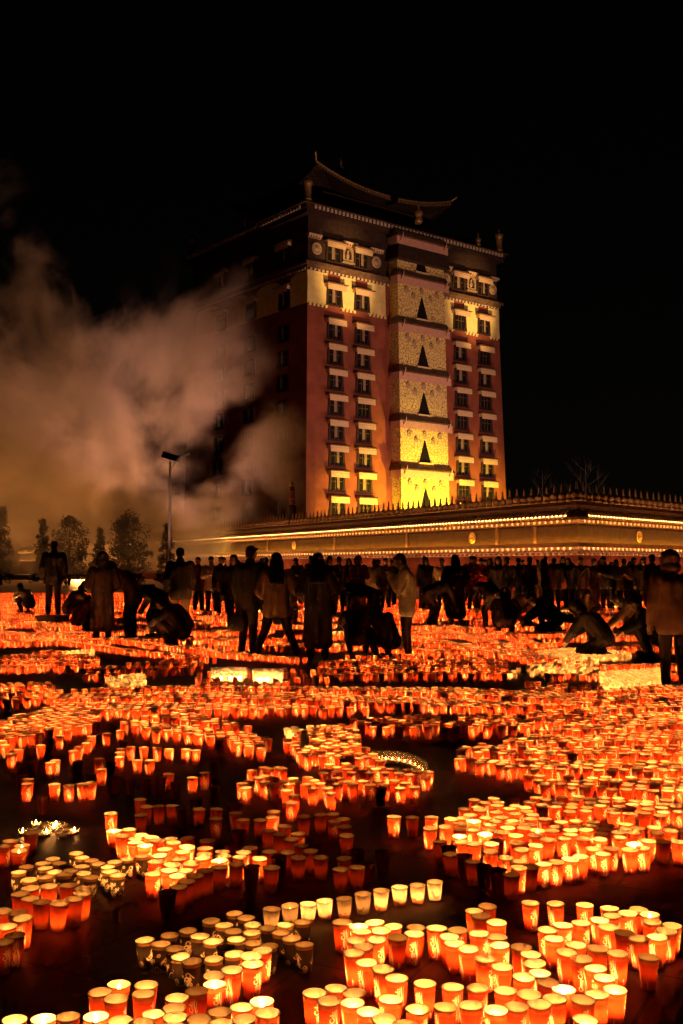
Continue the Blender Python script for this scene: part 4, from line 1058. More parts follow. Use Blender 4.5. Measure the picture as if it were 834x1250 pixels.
course('wall_base', RED, sect(-.6, 0, 0, 1.98))
course('lower_cornice', CREAM, sect(-.55, .10, 1.985, 2.16))
course('lower_cornice', DARKT, sect(-.55, .16, 2.165, 2.42))
course('ledge', TILE, [(-.5, 2.425), (.325, 2.425), (.325, 2.372), (.34, 2.372), (.34, 2.585), (.31, 2.585), (.30, 2.50), (-.5, 2.52)])
course('frieze', BROWN, sect(-.5, .03, 2.545, 3.50))
course('upper_cornice', DARKT, sect(-.5, .18, 3.505, 3.72))
course('eave_tiles', TILE, [(-.5, 3.725), (.45, 3.725), (.45, 3.662), (.468, 3.662), (.47, 3.80), (.10, 4.12), (-.5, 4.14)])
course('parapet', DARKT, [(-.5, 4.145), (.04, 4.145), (.05, 4.42), (-.10, 4.60), (-.5, 4.62)])
course('light_strip', STRIP, [(.24, 2.515), (.275, 2.515), (.275, 2.545), (.24, 2.545)])
course('light_strip', STRIP2, [(.40, 3.690), (.43, 3.690), (.43, 3.712), (.40, 3.712)])
course('light_strip', STRIP3, [(.30, 2.395), (.32, 2.395), (.32, 2.41), (.30, 2.41)])
def row_of(name, m, step, t0, fn):
    b = MB()
    for side, L in (('L', LL), ('R', LR)):
        D, n = (DL, nL) if side == 'L' else (DR, nR)
        t = t0
        while t < L:
            fn(b, side, t, D, n); t += step
    return b.build(name, m, wall)
def disc(b, side, t, D, n, out, z, r, th):
    c = D * t + n * out; vs = []; k = 8
    for q in range(k):
        a = 2 * math.pi * q / k; vs.append((c.x + D.x * r * math.cos(a), c.y + D.y * r * math.cos(a), z + r * math.sin(a)))
    vs += [(x + n.x * th, y + n.y * th, z_) for x, y, z_ in vs]
    fs = [tuple(range(k, 2 * k)), tuple(range(k))[::-1]] + [(q, (q + 1) % k, k + (q + 1) % k, k + q) for q in range(k)]
    b.add(vs, fs)
def blockw(b, side, t, D, n, o0, o1, hw, z0, z1):
    a, c = D * (t - hw), D * (t + hw)
    q = [a + n * o0, c + n * o0, c + n * o1, a + n * o1]
    b.hexa([(p.x, p.y, z0) for p in q], [(p.x, p.y, z1) for p in q])
row_of('beam_end_course', CREAM, .46, .3, lambda b, s, t, D, n: disc(b, s, t, D, n, .162, 2.30, .085, .05))
row_of('dentil_course', RED, .46, .1, lambda b, s, t, D, n: blockw(b, s, t, D, n, .102, .145, .11, 2.02, 2.11))
row_of('beam_end_course', CREAM, .46, .3, lambda b, s, t, D, n: disc(b, s, t, D, n, .182, 3.62, .075, .06))
def tile_end(b, s, t, D, n):
    p0 = D * t + n * .50; p1 = D * t + n * .12
    b.capsule((p0.x, p0.y, 3.79), (p1.x, p1.y, 4.13), .055, .055, 6)
row_of('tile_rib', GOLD, .33, .2, tile_end)
row_of('lamp_bead_course', STRIP2, .33, .2 + .165, lambda b, s, t, D, n: blockw(b, s, t, D, n, .425, .447, .055, 3.862, 3.892))
# medallions
for side, tt in (('L', None), ('R', None), ('L2', None)):
    px = {'L': 578, 'R': 779, 'L2': 360}[side]; sd = side[0]
    D, n = (DL, nL) if sd == 'L' else (DR, nR)
    k = (px - 417) / F; t = (k * WC.y - WC.x) / (D.x - k * D.y); c = D * t + n * .04
    b = MB(); ang = math.atan2(n.y, n.x) + math.pi / 2
    b.lathe([(.30, 0), (.31, .05), (.27, .09), (.25, .06), (.14, .06), (.12, .11), (.02, .13)], seg=24, axis='y')
    for q in range(8):
        a = q * math.pi / 4; b.capsule((.15 * math.cos(a), .07, .15 * math.sin(a)), (.23 * math.cos(a), .07, .23 * math.sin(a)), .03, .025, 6)
    o = b.build('medallion', GOLD, wall); o.location = (c.x, c.y, 3.0); o.rotation_euler = (0, 0, math.atan2(n.y, n.x) - math.pi / 2)
# frieze posts
for t in (3.2, 6.5, 16, 26, 38):
    b = MB(); blockw(b, 'L', t, DL, nL, .032, .10, .12, 2.56, 3.49); b.build('frieze_post', DARKT, wall)
# finials along the ridge: little stupas
fb = MB(); fb.lathe([(.24, 0), (.24, .10), (.17, .12), (.20, .18), (.235, .30), (.18, .40), (.07, .44), (.085, .50), (.06, .62), (.045, .74), (.055, .78), (.02, .84), (.005, .95)], seg=10)
FINME = fb.mesh('finial'); FINME.materials.append(FINM)
spots = [('L', t) for t in np.arange(.62, LL, .62)] + [('R', t) for t in np.arange(.74, LR, .74)]
spots.sort(key=lambda q: q[1]); rest = MB(); n_f = 0
fo = link('finial', FINME, wall); fo.location = wp('L', 0, -.12, 4.60); fo.scale = (1.1, 1.1, 1.12)
for side, t in spots:
    p = wp(side, t, -.12, 4.60)
    if n_f < 99:
        f = link('finial', FINME, wall); f.location = p; sc_ = rp.uniform(.93, 1.05); f.scale = (.92, .92, sc_); f.rotation_euler = (rp.gauss(0, .02), rp.gauss(0, .02), 0); n_f += 1
    else:
        k = len(rest.v); rest.lathe([(.18, 0), (.14, .12), (.18, .30), (.07, .44), (.06, .62), (.02, .84), (.005, .95)], (0, 0, 0), 6)
        for i in range(k, len(rest.v)): v = rest.v[i]; rest.v[i] = (v[0] + p[0], v[1] + p[1], v[2] + p[2])
tag(rest.build('distant_finial_row', FINM, wall), kind='stuff')

# victory banner on the wall top
k = (353 - 417) / F; t = (k * WC.y - WC.x) / (DL.x - k * DL.y); p = Vector(wp('L', t, -.25, 4.60)) + WC
vb = empty('victory_banner', p); tag(vb, 'tall dark victory banner standing on the courtyard wall before the tower', 'banner')
CLD = mat('banner_dark', (.06, .035, .03), .8, .3)
b = MB(); b.lathe([(.36, .0), (.36, .15), (.28, .2), (.30, 1.0), (.34, 1.35), (.30, 1.45), (.20, 1.5)], seg=14); b.build('drum', CLD, vb)
b = MB(); b.lathe([(.10, 1.5), (.22, 1.6), (.22, 1.95), (.24, 2.0), (.20, 2.05), (.21, 2.5), (.23, 2.55), (.18, 2.62), (.18, 2.95)], seg=14); b.build('canopy_tier', RED, vb)
for z in (2.0, 2.55, 2.98):
    b = MB(); b.lathe([(.26, z - .03), (.27, z), (.22, z + .04)], seg=16); b.build('gilt_ring', GOLD, vb)
b = MB(); b.lathe([(.10, 2.98), (.20, 3.12), (.14, 3.28), (.05, 3.34), (.04, 3.5), (.01, 3.62)], seg=12); b.build('gilt_finial', GOLD, vb)

# ------------------------------------------------------------------ tower
D0 = 125.0; TC = Vector((-4.31, D0, 0)); TR = R(38.0)
tw = empty('monastery_tower', TC, TR); tag(tw, 'tall red monastery tower with floodlit front and gilded roof behind the wall', 'tower')
TRED = mat('tower_red', (.27, .070, .042), .9, .22, .7, bump=.25, bscale=7); TCREAM = mat('awning_cloth', (.74, .51, .31), .85, .1, 3); YEL = mat('band_ochre', (.90, .70, .28), .85, .12, 1.2, bump=.1)
TDARK = mat('tower_dark_frieze', (.055, .028, .02), .9, .3, 2, bump=.3); BLACKW = mat('window_black', (.012, .010, .010), .4, .2); PANEL = None
WOODD = mat('window_wood', (.10, .05, .03), .7, .3, 4); CURT = mat('curtain_pale', (.32, .21, .14), .9, .15, 3)
TILED = mat('tower_tile', (.17, .095, .055), .5, .35, 2, spec=.5); GILT = mat('tower_gilt', (.45, .26, .10), .4, .25, 3, metal=.5); PINK = mat('valance_pink', (.66, .36, .27), .9, .12, 3)
def ornament():
    m = bpy.data.materials.new('ornate_panel'); nt, ns, lk = nodes_of(m)
    out = ns.new('ShaderNodeOutputMaterial'); b = ns.new('ShaderNodeBsdfPrincipled'); lk.new(b.outputs[0], out.inputs[0]); b.inputs['Roughness'].default_value = .8
    tc = ns.new('ShaderNodeTexCoord'); nz = N(nt, 'ShaderNodeTexNoise', Scale=1.3, Detail=3.0); lk.new(tc.outputs['Object'], nz.inputs['Vector'])
    av = N(nt, 'ShaderNodeMix', data_type='RGBA', blend_type='LINEAR_LIGHT'); av.inputs[0].default_value = .25
    lk.new(tc.outputs['Object'], av.inputs[6]); lk.new(nz.outputs['Color'], av.inputs[7])
    vo = N(nt, 'ShaderNodeTexVoronoi', feature='DISTANCE_TO_EDGE', Scale=2.6); lk.new(av.outputs[2], vo.inputs['Vector'])
    v2 = N(nt, 'ShaderNodeTexVoronoi', feature='F1', Scale=5.2); lk.new(av.outputs[2], v2.inputs['Vector'])
    r1 = ns.new('ShaderNodeMapRange'); r1.inputs[1].default_value = .03; r1.inputs[2].default_value = .09; lk.new(vo.outputs['Distance'], r1.inputs[0])
    r2 = ns.new('ShaderNodeMapRange'); r2.inputs[1].default_value = .12; r2.inputs[2].default_value = .26; lk.new(v2.outputs['Distance'], r2.inputs[0])
    mu = N(nt, 'ShaderNodeMath', operation='MULTIPLY'); lk.new(r1.outputs[0], mu.inputs[0]); lk.new(r2.outputs[0], mu.inputs[1])
    mx = N(nt, 'ShaderNodeMix', data_type='RGBA'); lk.new(mu.outputs[0], mx.inputs[0]); mx.inputs[6].default_value = (.30, .16, .07, 1); mx.inputs[7].default_value = (.88, .66, .24, 1)
    lk.new(mx.outputs[2], b.inputs['Base Color']); return m
PANEL = ornament()
TW, TD, TZ = 35.4, 30.0, 44.2; INS = 1.1
def ins(z): return INS * z / 45.0
def frust(b, x0, x1, y0, y1, z0, z1, e=0.0, mat_=0):
    """slab of the tapering shaft, e metres proud on every side"""
    a, c = ins(z0) - e, ins(z1) - e
    b.hexa([(x0 + a, y0 + a, z0), (x1 - a, y0 + a, z0), (x1 - a, y1 - a, z0), (x0 + a, y1 - a, z0)], [(x0 + c, y0 + c, z1), (x1 - c, y0 + c, z1), (x1 - c, y1 - c, z1), (x0 + c, y1 - c, z1)], mat_)
b = MB(); frust(b, 0, TW, 0, TD, 0, 38.2); b.build('tower_wall', TRED, tw)
b = MB(); frust(b, 0, TW, 0, TD, 38.2, 44.6, -.02); b.build('frieze', TDARK, tw)
b = MB(); frust(b, 0, TW, 0, TD, 38.35, 38.75, .55); frust(b, 0, TW, 0, TD, 38.0, 38.345, .25); b.build('string_course', TILED, tw)
def dent(b, z, h, out, step, wd, sd):
    i = ins(z); y = i - out
    for x in np.arange(i + .2, TW - i, step) if sd == 'F' else (): b.box(x, x + wd, y - .16, y, z, z + h)
    x = i - out
    for yy in np.arange(i + .2, TD - i, step) if sd == 'S' else (): b.box(x - .16, x, yy, yy + wd, z, z + h)
for sd_ in 'FS':
    b = MB(); dent(b, 37.72, .26, .10, .62, .34, sd_); b.build('dentil_course', CREAM, tw)
for sd_ in 'FS':
    b = MB(); dent(b, 45.2, .42, .98, .62, .36, sd_); b.build('tile_end_course', CREAM, tw)
b = MB(); frust(b, 0, TW, 0, TD, 44.6, 45.15, .75); frust(b, 0, TW, 0, TD, 45.155, 45.7, .96); b.build('main_cornice', TDARK, tw)
ROOFT = mat('roof_dark_tile', (.060, .034, .022), .5, .4, 2, spec=.5, bump=.4)
roof = MB()
a = ins(45.7) - 1.35; roof.hexa([(a, a, 45.72), (TW - a, a, 45.72), (TW - a, TD - a, 45.72), (a, TD - a, 45.72)], [(3.4, 3.4, 48.0), (TW - 3.4, 3.4, 48.0), (TW - 3.4, TD - 3.4, 48.0), (3.4, TD - 3.4, 48.0)])
roof = roof.build('roof', TILED, tw)
pav = MB(); pav.box(9, 27, 8.5, 24, 48.0, 51.5); pav.build('pavilion', TDARK, roof)
def swept_roof():
    b = MB(); nx, nq = 24, 8; x0, x1, y0, y1 = 5.9, 30.2, 5.9, 26.5; cx, cy = (x0 + x1) / 2, (y0 + y1) / 2
    def eave(x, y):
        u = abs(x - cx) / (x1 - cx); v = abs(y - cy) / (y1 - cy); return 52.0 + 1.9 * (u * v) ** 2.2
    per = [(x0 + (x1 - x0) * k / nx, y0) for k in range(nx)] + [(x1, y0 + (y1 - y0) * k / nx) for k in range(nx)] + [(x1 - (x1 - x0) * k / nx, y1) for k in range(nx)] + [(x0, y1 - (y1 - y0) * k / nx) for k in range(nx)]
    n = len(per); vs = []
    for q in range(nq + 1):
        f = q / nq
        for x, y in per:
            rx = cx + max(-6, min(6, x - cx)); ry = cy
            z = eave(x, y) + (57.0 - eave(x, y)) * (f ** 1.7)
            vs.append((x + (rx - x) * f, y + (ry - y) * f, z))
    vs += [(x, y, z - .45) for x, y, z in vs[:n]]
    fs = [(q * n + k, q * n + (k + 1) % n, (q + 1) * n + (k + 1) % n, (q + 1) * n + k) for q in range(nq) for k in range(n)]
    o = (nq + 1) * n; fs += [(o + k, o + (k + 1) % n, (k + 1) % n, k) for k in range(n)] + [tuple(range(o, o + n))[::-1]]
    b.add(vs, fs); m = b.build('pavilion_roof', ROOFT, roof)
    e = MB(); pts = [(x, y, eave(x, y) + .08) for x, y in per[:nx]] + [(x1, y0, eave(x1, y0) + .08)]
    pts = [(pts[0][0] - .5, pts[0][1] - .5, pts[0][2] + .9)] + pts + [(pts[-1][0] + .5, pts[-1][1] - .5, pts[-1][2] + .5)]
    e.tube(pts, [.16] * len(pts), 6); e.build('eave_rib', GILT, roof)
    e = MB()
    for k in np.arange(.3, 24.0, .46): x = x0 + k; e.box(x, x + .30, y0 - .10, y0 - .004, eave(x, y0) - .42, eave(x, y0) - .12)
    e.build('tile_end_row', GILT, roof)
swept_roof()
def finial_on(x, y, z, s=1.0, kind='vase'):
    b = MB()
    if kind == 'vase': b.lathe([(.5, 0), (.7, .3), (.45, .7), (.55, 1.1), (.75, 1.5), (.4, 2.0), (.15, 2.3), (.2, 2.6), (.03, 3.4)], seg=12)
    else: b.lathe([(.55, 0), (.6, .2), (.48, .3), (.5, 1.9), (.62, 2.1), (.7, 2.5), (.3, 2.7), (.12, 3.1), (.02, 3.5)], seg=12)
    o = b.build('gilt_finial', GILT, roof); o.location = (x, y, z); o.scale = (s, s, s)
finial_on(18, 16.2, 56.9, 1.1); finial_on(12, 16.2, 56.9, .7); finial_on(24, 16.2, 56.9, .7)
finial_on(.8, .8, 46.2, .95, 'banner'); finial_on(TW - .8, .8, 46.2, .95, 'banner'); finial_on(18.1, -.3, 46.6, .9)
finial_on(.9, TD - .9, 46.2, .95, 'banner'); finial_on(.9, 15, 46.4, .8)
finial_on(30.5, .9, 46.2, .6)
# ochre band: stepped blocks between the upper windows
def band(parent, side):
    L = TW if side == 'F' else TD
    z0, z1 = 33.6, 37.7
    cols = COLS if side == 'F' else SIDEC
    segs = []
    if side == 'F':
        e = [ins(z0) + .02] + [c for c in COLS[:2] for _ in (0, 1)] + [BAY0 - .25]
        segs = [(ins(z0) + .02, COLS[0] - 1.0), (COLS[0] + 1.0, COLS[1] - 1.0), (COLS[1] + 1.0, BAY0 - .55), (BAY1 + .55, COLS[2] - 1.0), (COLS[2] + 1.0, COLS[3] - 1.0), (COLS[3] + 1.0, TW - ins(z0) - .02)]
    else:
        segs = [(.75, 4.6), (6.8, 12.2), (14.4, 19.6), (21.8, 27.6)]
    for x0, x1 in segs:
        b = MB(); o0, o1 = ins(z0), ins(z1)
        if side == 'F':
            b.hexa([(x0, o0 - .07, z0), (x1, o0 - .07, z0), (x1, o0 + .4, z0), (x0, o0 + .4, z0)], [(x0, o1 - .07, z1), (x1, o1 - .07, z1), (x1, o1 + .4, z1), (x0, o1 + .4, z1)])
            for x in np.arange(x0 + .12, x1 - .3, .62): b.box(x, x + .34, o0 - .2, o0 - .075, z0 - .30, z0 + .06)
            b.build('ochre_panel', YEL, tw)
        else:
            # arched plaster fields on the unlit side
            n = 14; pr = [(x0, z0)] + [(x0 + (x1 - x0) * (.5 - .5 * math.cos(math.pi * k / n)), z1 - 1.3 + 1.25 * math.sin(math.pi * k / n) ** .6) for k in range(n + 1)] + [(x1, z0)]
            vs = [(ins(z) - .07, y, z) for y, z in pr] + [(ins(z) + .4, y, z) for y, z in pr]; m = len(pr)
            b.add(vs, [tuple(range(m)), tuple(range(m, 2 * m))[::-1]] + [(k, k + m, (k + 1) % m + m, (k + 1) % m) for k in range(m)])
            b.build('plaster_arch', YEL, tw)
COLS = [4.96, 9.37, 26.7, 31.4]; BAY0, BAY1 = 13.9, 22.4; SIDEC = [5.7, 13.3, 20.7]
band(tw, 'F'); band(tw, 'S')
# windows: black tapered surround, recessed casement with a pale curtain, pleated awning under a little tiled eave
def make_window(H=2.15, Wd=2.2, awn=True, curtain=True):
    parts = {}
    b = MB()   # black battered surround, four bars round the opening
    hw, hb = Wd * .44, Wd * .50
    def quad(x0b, x1b, x0t, x1t, z0, z1, y0, y1): b.hexa([(x0b, y0, z0), (x1b, y0, z0), (x1b, y1, z0), (x0b, y1, z0)], [(x0t, y0, z1), (x1t, y0, z1), (x1t, y1, z1), (x0t, y1, z1)])
    quad(-hb, -hb + .34, -hw, -hw + .30, 0, H, -.10, .05); quad(hb - .34, hb, hw - .30, hw, 0, H, -.10, .05)
    quad(-hb + .34, hb - .34, -hb + .34, hb - .34, 0, .22, -.12, .05); quad(-hw + .30, hw - .30, -hw + .30, hw - .30, H - .16, H, -.08, .05)
    parts['window_surround'] = (b.mesh('window'), SURR)
    b = MB(); b.box(-hw + .26, hw - .26, -.02, .02, .2, H - .1); parts['pane'] = (b.mesh('pane'), WINP)
    b = MB()
    for x in (-.28, .28): b.box(x - .05, x + .05, -.06, -.022, .22, H - .17)
    b.box(-hw + .36, hw - .36, -.055, -.024, H * .58, H * .58 + .09); parts['casement'] = (b.mesh('casement'), WOODD)
    b = MB()
    n = 7; vs = []
    for k in range(n + 1):
        x = -.34 + .42 * k / n; vs += [(x, -.10 - .04 * (k % 2), .45), (x, -.10 - .04 * (k % 2), H - .18)]
    b.add(vs, [(2 * k, 2 * k + 2, 2 * k + 3, 2 * k + 1) for k in range(n)]); b.add([(x, y + .012, z) for x, y, z in vs], [(2 * k + 1, 2 * k + 3, 2 * k + 2, 2 * k) for k in range(n)])
    parts['curtain'] = (b.mesh('curtain'), CURT)
    b = MB()   # awning: pleated valance hanging from the eave
    n = 22; vs = []
    for k in range(n + 1):
        x = -Wd / 2 - .12 + (Wd + .24) * k / n; j = .035 * (k % 2)
        vs += [(x, -.72 - j, H - .42 + .03 * (k % 2)), (x, -.66 - j * .3, H + .34)]
    b.add(vs, [(2 * k, 2 * k + 2, 2 * k + 3, 2 * k + 1) for k in range(n)]); b.add([(x, y + .02, z) for x, y, z in vs], [(2 * k + 1, 2 * k + 3, 2 * k + 2, 2 * k) for k in range(n)])
    for s in (-1, 1): b.box(s * (Wd / 2 + .12) - .012, s * (Wd / 2 + .12) + .012, -.66, 0, H - .1, H + .33)
    b.box(-Wd / 2 - .12, Wd / 2 + .12, -.74, -.68, H + .02, H + .07)
    parts['awning'] = (b.mesh('awning'), TCREAM)
    b = MB(); b.hexa([(-Wd / 2 - .3, -.92, H + .36), (Wd / 2 + .3, -.92, H + .36), (Wd / 2 + .3, .05, H + .36), (-Wd / 2 - .3, .05, H + .36)], [(-Wd / 2 - .3, -.90, H + .44), (Wd / 2 + .3, -.90, H + .44), (Wd / 2 + .18, .05, H + .74), (-Wd / 2 - .18, .05, H + .74)])
    for x in np.arange(-Wd / 2 - .2, Wd / 2 + .2, .27): b.box(x, x + .13, -.96, -.925, H + .37, H + .46)
    parts['eave'] = (b.mesh('eave'), TILED)
    for k, (me, m) in parts.items(): me.materials.append(m)
    return {k: v[0] for k, v in parts.items()}
SURR = mat('window_surround', (.045, .020, .015), .85, .3, 3); WINP = mat('window_glass', (.015, .012, .012), .12, .1, spec=.5)
WIN = make_window(2.15, 2.6); WINT = make_window(2.3, 2.7)
for k_ in ('curtain',): pass
def put_window(x, z, side='F', style=WIN, skip=()):
    f = link('window', style['window_surround'], tw)
    i = ins(z + 1.2)
    if side == 'F': f.location = (x, i - .03, z)
    else: f.location = (i - .03, x, z); f.rotation_euler = (0, 0, -math.pi / 2)
    f.rotation_euler[0] = 0
    if rp.random() < .3: f.scale.x = -1
    for p in ('pane', 'casement', 'curtain', 'awning', 'eave'):
        if p == 'curtain' and rp.random() < .16: continue
        if side == 'S' and p in ('awning', 'eave') and z < 33: continue
        link(p, style[p], f)
STEPZ = 3.155
for c in COLS:
    for r in range(8):
        put_window(c, 9.3 - 1.95 + r * STEPZ)
    put_window(c, 33.7, 'F', WINT)
    put_window(c, 39.2, 'F', WIN)
for c in (5.7, 13.3, 20.7):
    for r in range(0, 8): put_window(c, 9.3 - 1.95 + r * STEPZ, 'S')
    put_window(c, 33.7, 'S', WINT); put_window(c, 39.4, 'S')
# gilt discs and niches on the dark frieze
def roundel(x, z):
    b = MB(); b.lathe([(.78, 0), (.8, .08), (.66, .16), (.6, .1), (.3, .1), (.2, .2), (.03, .22)], seg=20, axis='y')
    o = b.build('roundel', GILT2, tw); o.location = (x, ins(z) - .02, z); o.scale = (1, -1, 1)
GILT2 = mat('dull_gilt', (.48, .33, .2), .6, .25, 4, metal=.2)
for x in (2.3, 11.9, 24.3, 33.4): roundel(x, 40.6)
for x in (7.2, 29.1):
    b = MB(); n = 12
    pr = [(-.85, 0)] + [(.85 * -math.cos(math.pi * k / n), 1.3 + .95 * math.sin(math.pi * k / n)) for k in range(n + 1)] + [(.85, 0)]
    inn = [(p[0] * .62, .35 + (p[1] - .35) * .78 if p[1] > .1 else .35) for p in pr]; m = len(pr)
    vs = [(p[0], -.16, p[1]) for p in pr] + [(p[0], -.16, p[1]) for p in inn] + [(p[0], 0.05, p[1]) for p in pr] + [(p[0], .05, p[1]) for p in inn]
    fs = []
    for k in range(m):
        q = (k + 1) % m; fs += [(k, q, m + q, m + k), (k, 2 * m + k, 2 * m + q, q), (m + k, m + q, 3 * m + q, 3 * m + k)]
    b.add(vs, fs); b.ellipsoid((0, -.04, .85), .26, .12, .42); b.ellipsoid((0, -.06, 1.4), .15, .1, .18); b.box(-.95, .95, -.3, .04, -.16, -.003)
    o = b.build('niche', GILT2, tw); o.location = (x, ins(39.8) - .01, 39.7)
# awning courses over the frieze
for x0, x1 in ((.9, 2.9), (6.2, 8.6), (10.6, 12.9), (23.6, 25.3), (28, 30.2), (32.6, 34.4)):
    b = MB(); y = ins(42.2); b.box(x0, x1, y - .5, y, 42.0, 42.25)
    for x in np.arange(x0 + .05, x1 - .2, .4): b.box(x, x + .2, y - .44, y - .06, 41.75, 41.997)
    b.build('bracket_course', TCREAM, tw)
# projecting stair bay, one storey of it after another
BASES = (1.7, 8.0, 14.25, 20.55, 26.85, 33.15, 39.4, 44.55); bz0 = 1.7
for k in range(7):
    z = BASES[k]; top = BASES[k + 1]
    out = 1.75
    yf = lambda zz: ins(zz) - out
    b = MB(); x0, x1 = BAY0 + k * .02, BAY1 - k * .02
    b.hexa([(x0, yf(z), z), (x1, yf(z), z), (x1, 1.2, z), (x0, 1.2, z)], [(x0 + .05, yf(top), top), (x1 - .05, yf(top), top), (x1 - .05, 1.6, top), (x0 + .05, 1.6, top)])
    st = b.build('bay_storey', PANEL, tw)
    def nr(m): return m
    # small tiled eave, valance, window, sill, corner scrolls
    e = MB(); e.hexa([(x0 - .55, yf(top) - .75, top - .62), (x1 + .55, yf(top) - .75, top - .62), (x1 + .55, .2, top - .62), (x0 - .55, .2, top - .62)], [(x0 - .05, yf(top) - .02, top + .42), (x1 + .05, yf(top) - .02, top + .42), (x1 + .05, .2, top + .42), (x0 - .05, .2, top + .42)])
    for x in np.arange(x0 - .5, x1 + .5, .36): e.box(x, x + .18, yf(top) - .80, yf(top) - .755, top - .60, top - .46)
    for x in np.arange(x0 - .2, x1 + .2, .36): e.capsule((x, yf(top) - .72, top - .52), (x, yf(top) - .06, top + .42), .07, .07, 6)
    e.build('eave', TILED, st)
    v = MB(); n = 60; vs = []
    for q in range(n + 1):
        x = x0 - .38 + (x1 - x0 + .76) * q / n; j = .03 * (q % 2); vs += [(x, yf(top) - .52 - j, top - 1.62), (x, yf(top) - .50 - j * .4, top - .625)]
    v.add(vs, [(2 * q, 2 * q + 2, 2 * q + 3, 2 * q + 1) for q in range(n)]); v.add([(x, y + .02, zz) for x, y, zz in vs], [(2 * q + 1, 2 * q + 3, 2 * q + 2, 2 * q) for q in range(n)])
    for xx in (x0 - .38, x1 + .38): v.box(xx - .012, xx + .012, yf(top) - .50, .1, top - 1.60, top - .63)
    v.build('valance', PINK, st)
    wd = MB(); cx = (x0 + x1) / 2; wz = z + .55; y0_, y1_ = yf(wz) - .05, yf(wz + 2.95) - .05
    wd.hexa([(cx - 1.0, y0_, wz), (cx + 1.0, y0_, wz), (cx + 1.0, y0_ + .3, wz), (cx - 1.0, y0_ + .3, wz)], [(cx - .08, y1_, wz + 2.85), (cx + .08, y1_, wz + 2.85), (cx + .08, y1_ + .3, wz + 2.85), (cx - .08, y1_ + .3, wz + 2.85)]); wd.build('window', BLACKW, st)
    s_ = MB(); s_.box(cx - 1.25, cx + 1.25, yf(wz) - .35, yf(wz) + .05, wz - .22, wz - .04); s_.build('sill', TCREAM, st)
    for xx, zz in ((cx - 1.5, top - 2.9), (cx + 1.5, top - 2.9), (cx, top - 2.05), (cx - 2.7, top - 2.15), (cx + 2.7, top - 2.15)):
        r_ = MB(); r_.lathe([(.40, 0), (.42, .10), (.3, .14), (.24, .08), (.12, .08), (.1, .16), (.02, .18)], seg=14, axis='y'); o = r_.build('rosette', GILT2, st); o.location = (xx, yf(zz) - .0, zz); o.scale = (.8, -1, 1.15)
    for xx in (x0 + .25, x1 - .35):
        c_ = MB(); c_.capsule((xx, yf(top) - .60, top - 1.1), (xx + .05, yf(top) - .9, top - .55), .12, .06, 8); c_.capsule((xx + .05, yf(top) - .9, top - .55), (xx + .05, yf(top) - 1.0, top - .1), .08, .02, 8); c_.build('corner_scroll', PINK, st)
b = MB(); b.box(BAY0, BAY1, -1.7, 1.5, 0, bz0 - .003); b.build('bay_base', PANEL, tw)
b = MB(); b.hexa([(BAY0 - .5, -1.6, 40.95), (BAY1 + .3, -1.6, 40.95), (BAY1 + .3, 1.3, 40.95), (BAY0 - .5, 1.3, 40.95)], [(BAY0 + .6, -.6, 44.5), (BAY1 - .6, -.6, 44.5), (BAY1 - .6, 1.3, 44.5), (BAY0 + .6, 1.3, 44.5)]); b.build('bay_gable', TDARK, tw)

def spot(name, loc, to, power, col, size, blend=.6, rad=.4):
    l = bpy.data.lights.new(name, 'SPOT'); l.energy = power; l.color = col; l.spot_size = R(size); l.spot_blend = blend; l.shadow_soft_size = rad
    o = bpy.data.objects.new(name, l); COL.objects.link(o); o.location = loc
    o.rotation_euler = (Vector(to) - Vector(loc)).to_track_quat('-Z', 'Y').to_euler(); return o
Mtw = Matrix.Translation(TC) @ Matrix.Rotation(TR, 4, 'Z')
def tl(x, y, z): return tuple(Mtw @ Vector((x, y, z)))
spot('floodlight', (42, 74, 2.0), tl(16, 0, 28), 58000, (1.0, .52, .36), 62)
spot('floodlight', tl(24, -24, 1.5), tl(17, 0, 16), 11000, (1.0, .54, .34), 82)
spot('floodlight', tl(9, -20, 1.5), tl(10, 0, 13), 6500, (1.0, .55, .34), 88)
spot('floodlight', tl(20, -12, 1.5), tl(18.3, -1, 8.0), 42000, (1.0, .70, .012), 70)
spot('floodlight', tl(30, -11, 1.5), tl(29.5, 0, 7), 30000, (1.0, .68, .03), 70)
spot('floodlight', tl(9, -11, 1.5), tl(8.5, 0, 6), 30000, (1.0, .68, .03), 70)
spot('floodlight', tl(6.5, -34, 1.5), tl(6.8, 0, 36.8), 165000, (1.0, .58, .18), 12.5, .9)
spot('floodlight', tl(29, -34, 1.5), tl(29.2, 0, 36.8), 175000, (1.0, .58, .18), 12.5, .9)

# ------------------------------------------------------------------ street lamp
MET = mat('grey_metal', (.75, .66, .6), .5, .1, 5); PVM = mat('solar_cell', (.015, .016, .022), .25, .2, 8, spec=.5)
ld = 55.0; lx = at_depth(207, ld); lp = empty('street_lamp', (lx, ld, 0)); tag(lp, 'solar street lamp with tilted panel on a slim grey pole', 'street lamp')
b = MB(); b.lathe([(.14, 0), (.14, .08), (.09, .12), (.075, 5.0), (.05, 7.0)], seg=12); b.build('pole', MET, lp)
b = MB(); b.tube([(0, 0, 6.2), (.12, -.05, 6.6), (.42, -.12, 7.1), (.72, -.2, 7.28)], [.04, .035, .03, .03], 8); b.build('arm', MET, lp)
b = MB(); b.hexa([(.60, -.34, 7.20), (1.05, -.30, 7.32), (1.05, -.08, 7.32), (.60, -.12, 7.20)], [(.62, -.32, 7.29), (1.03, -.28, 7.40), (1.03, -.10, 7.40), (.62, -.14, 7.29)]); b.build('lamp_head', MET, lp)
pn = MB(); pn.box(-.44, .44, -.27, .27, -.025, .025); o = pn.build('solar_panel', PVM, lp); o.location = (.0, -.02, 7.22); o.rotation_euler = (R(42), R(16), R(10))
fr = MB()
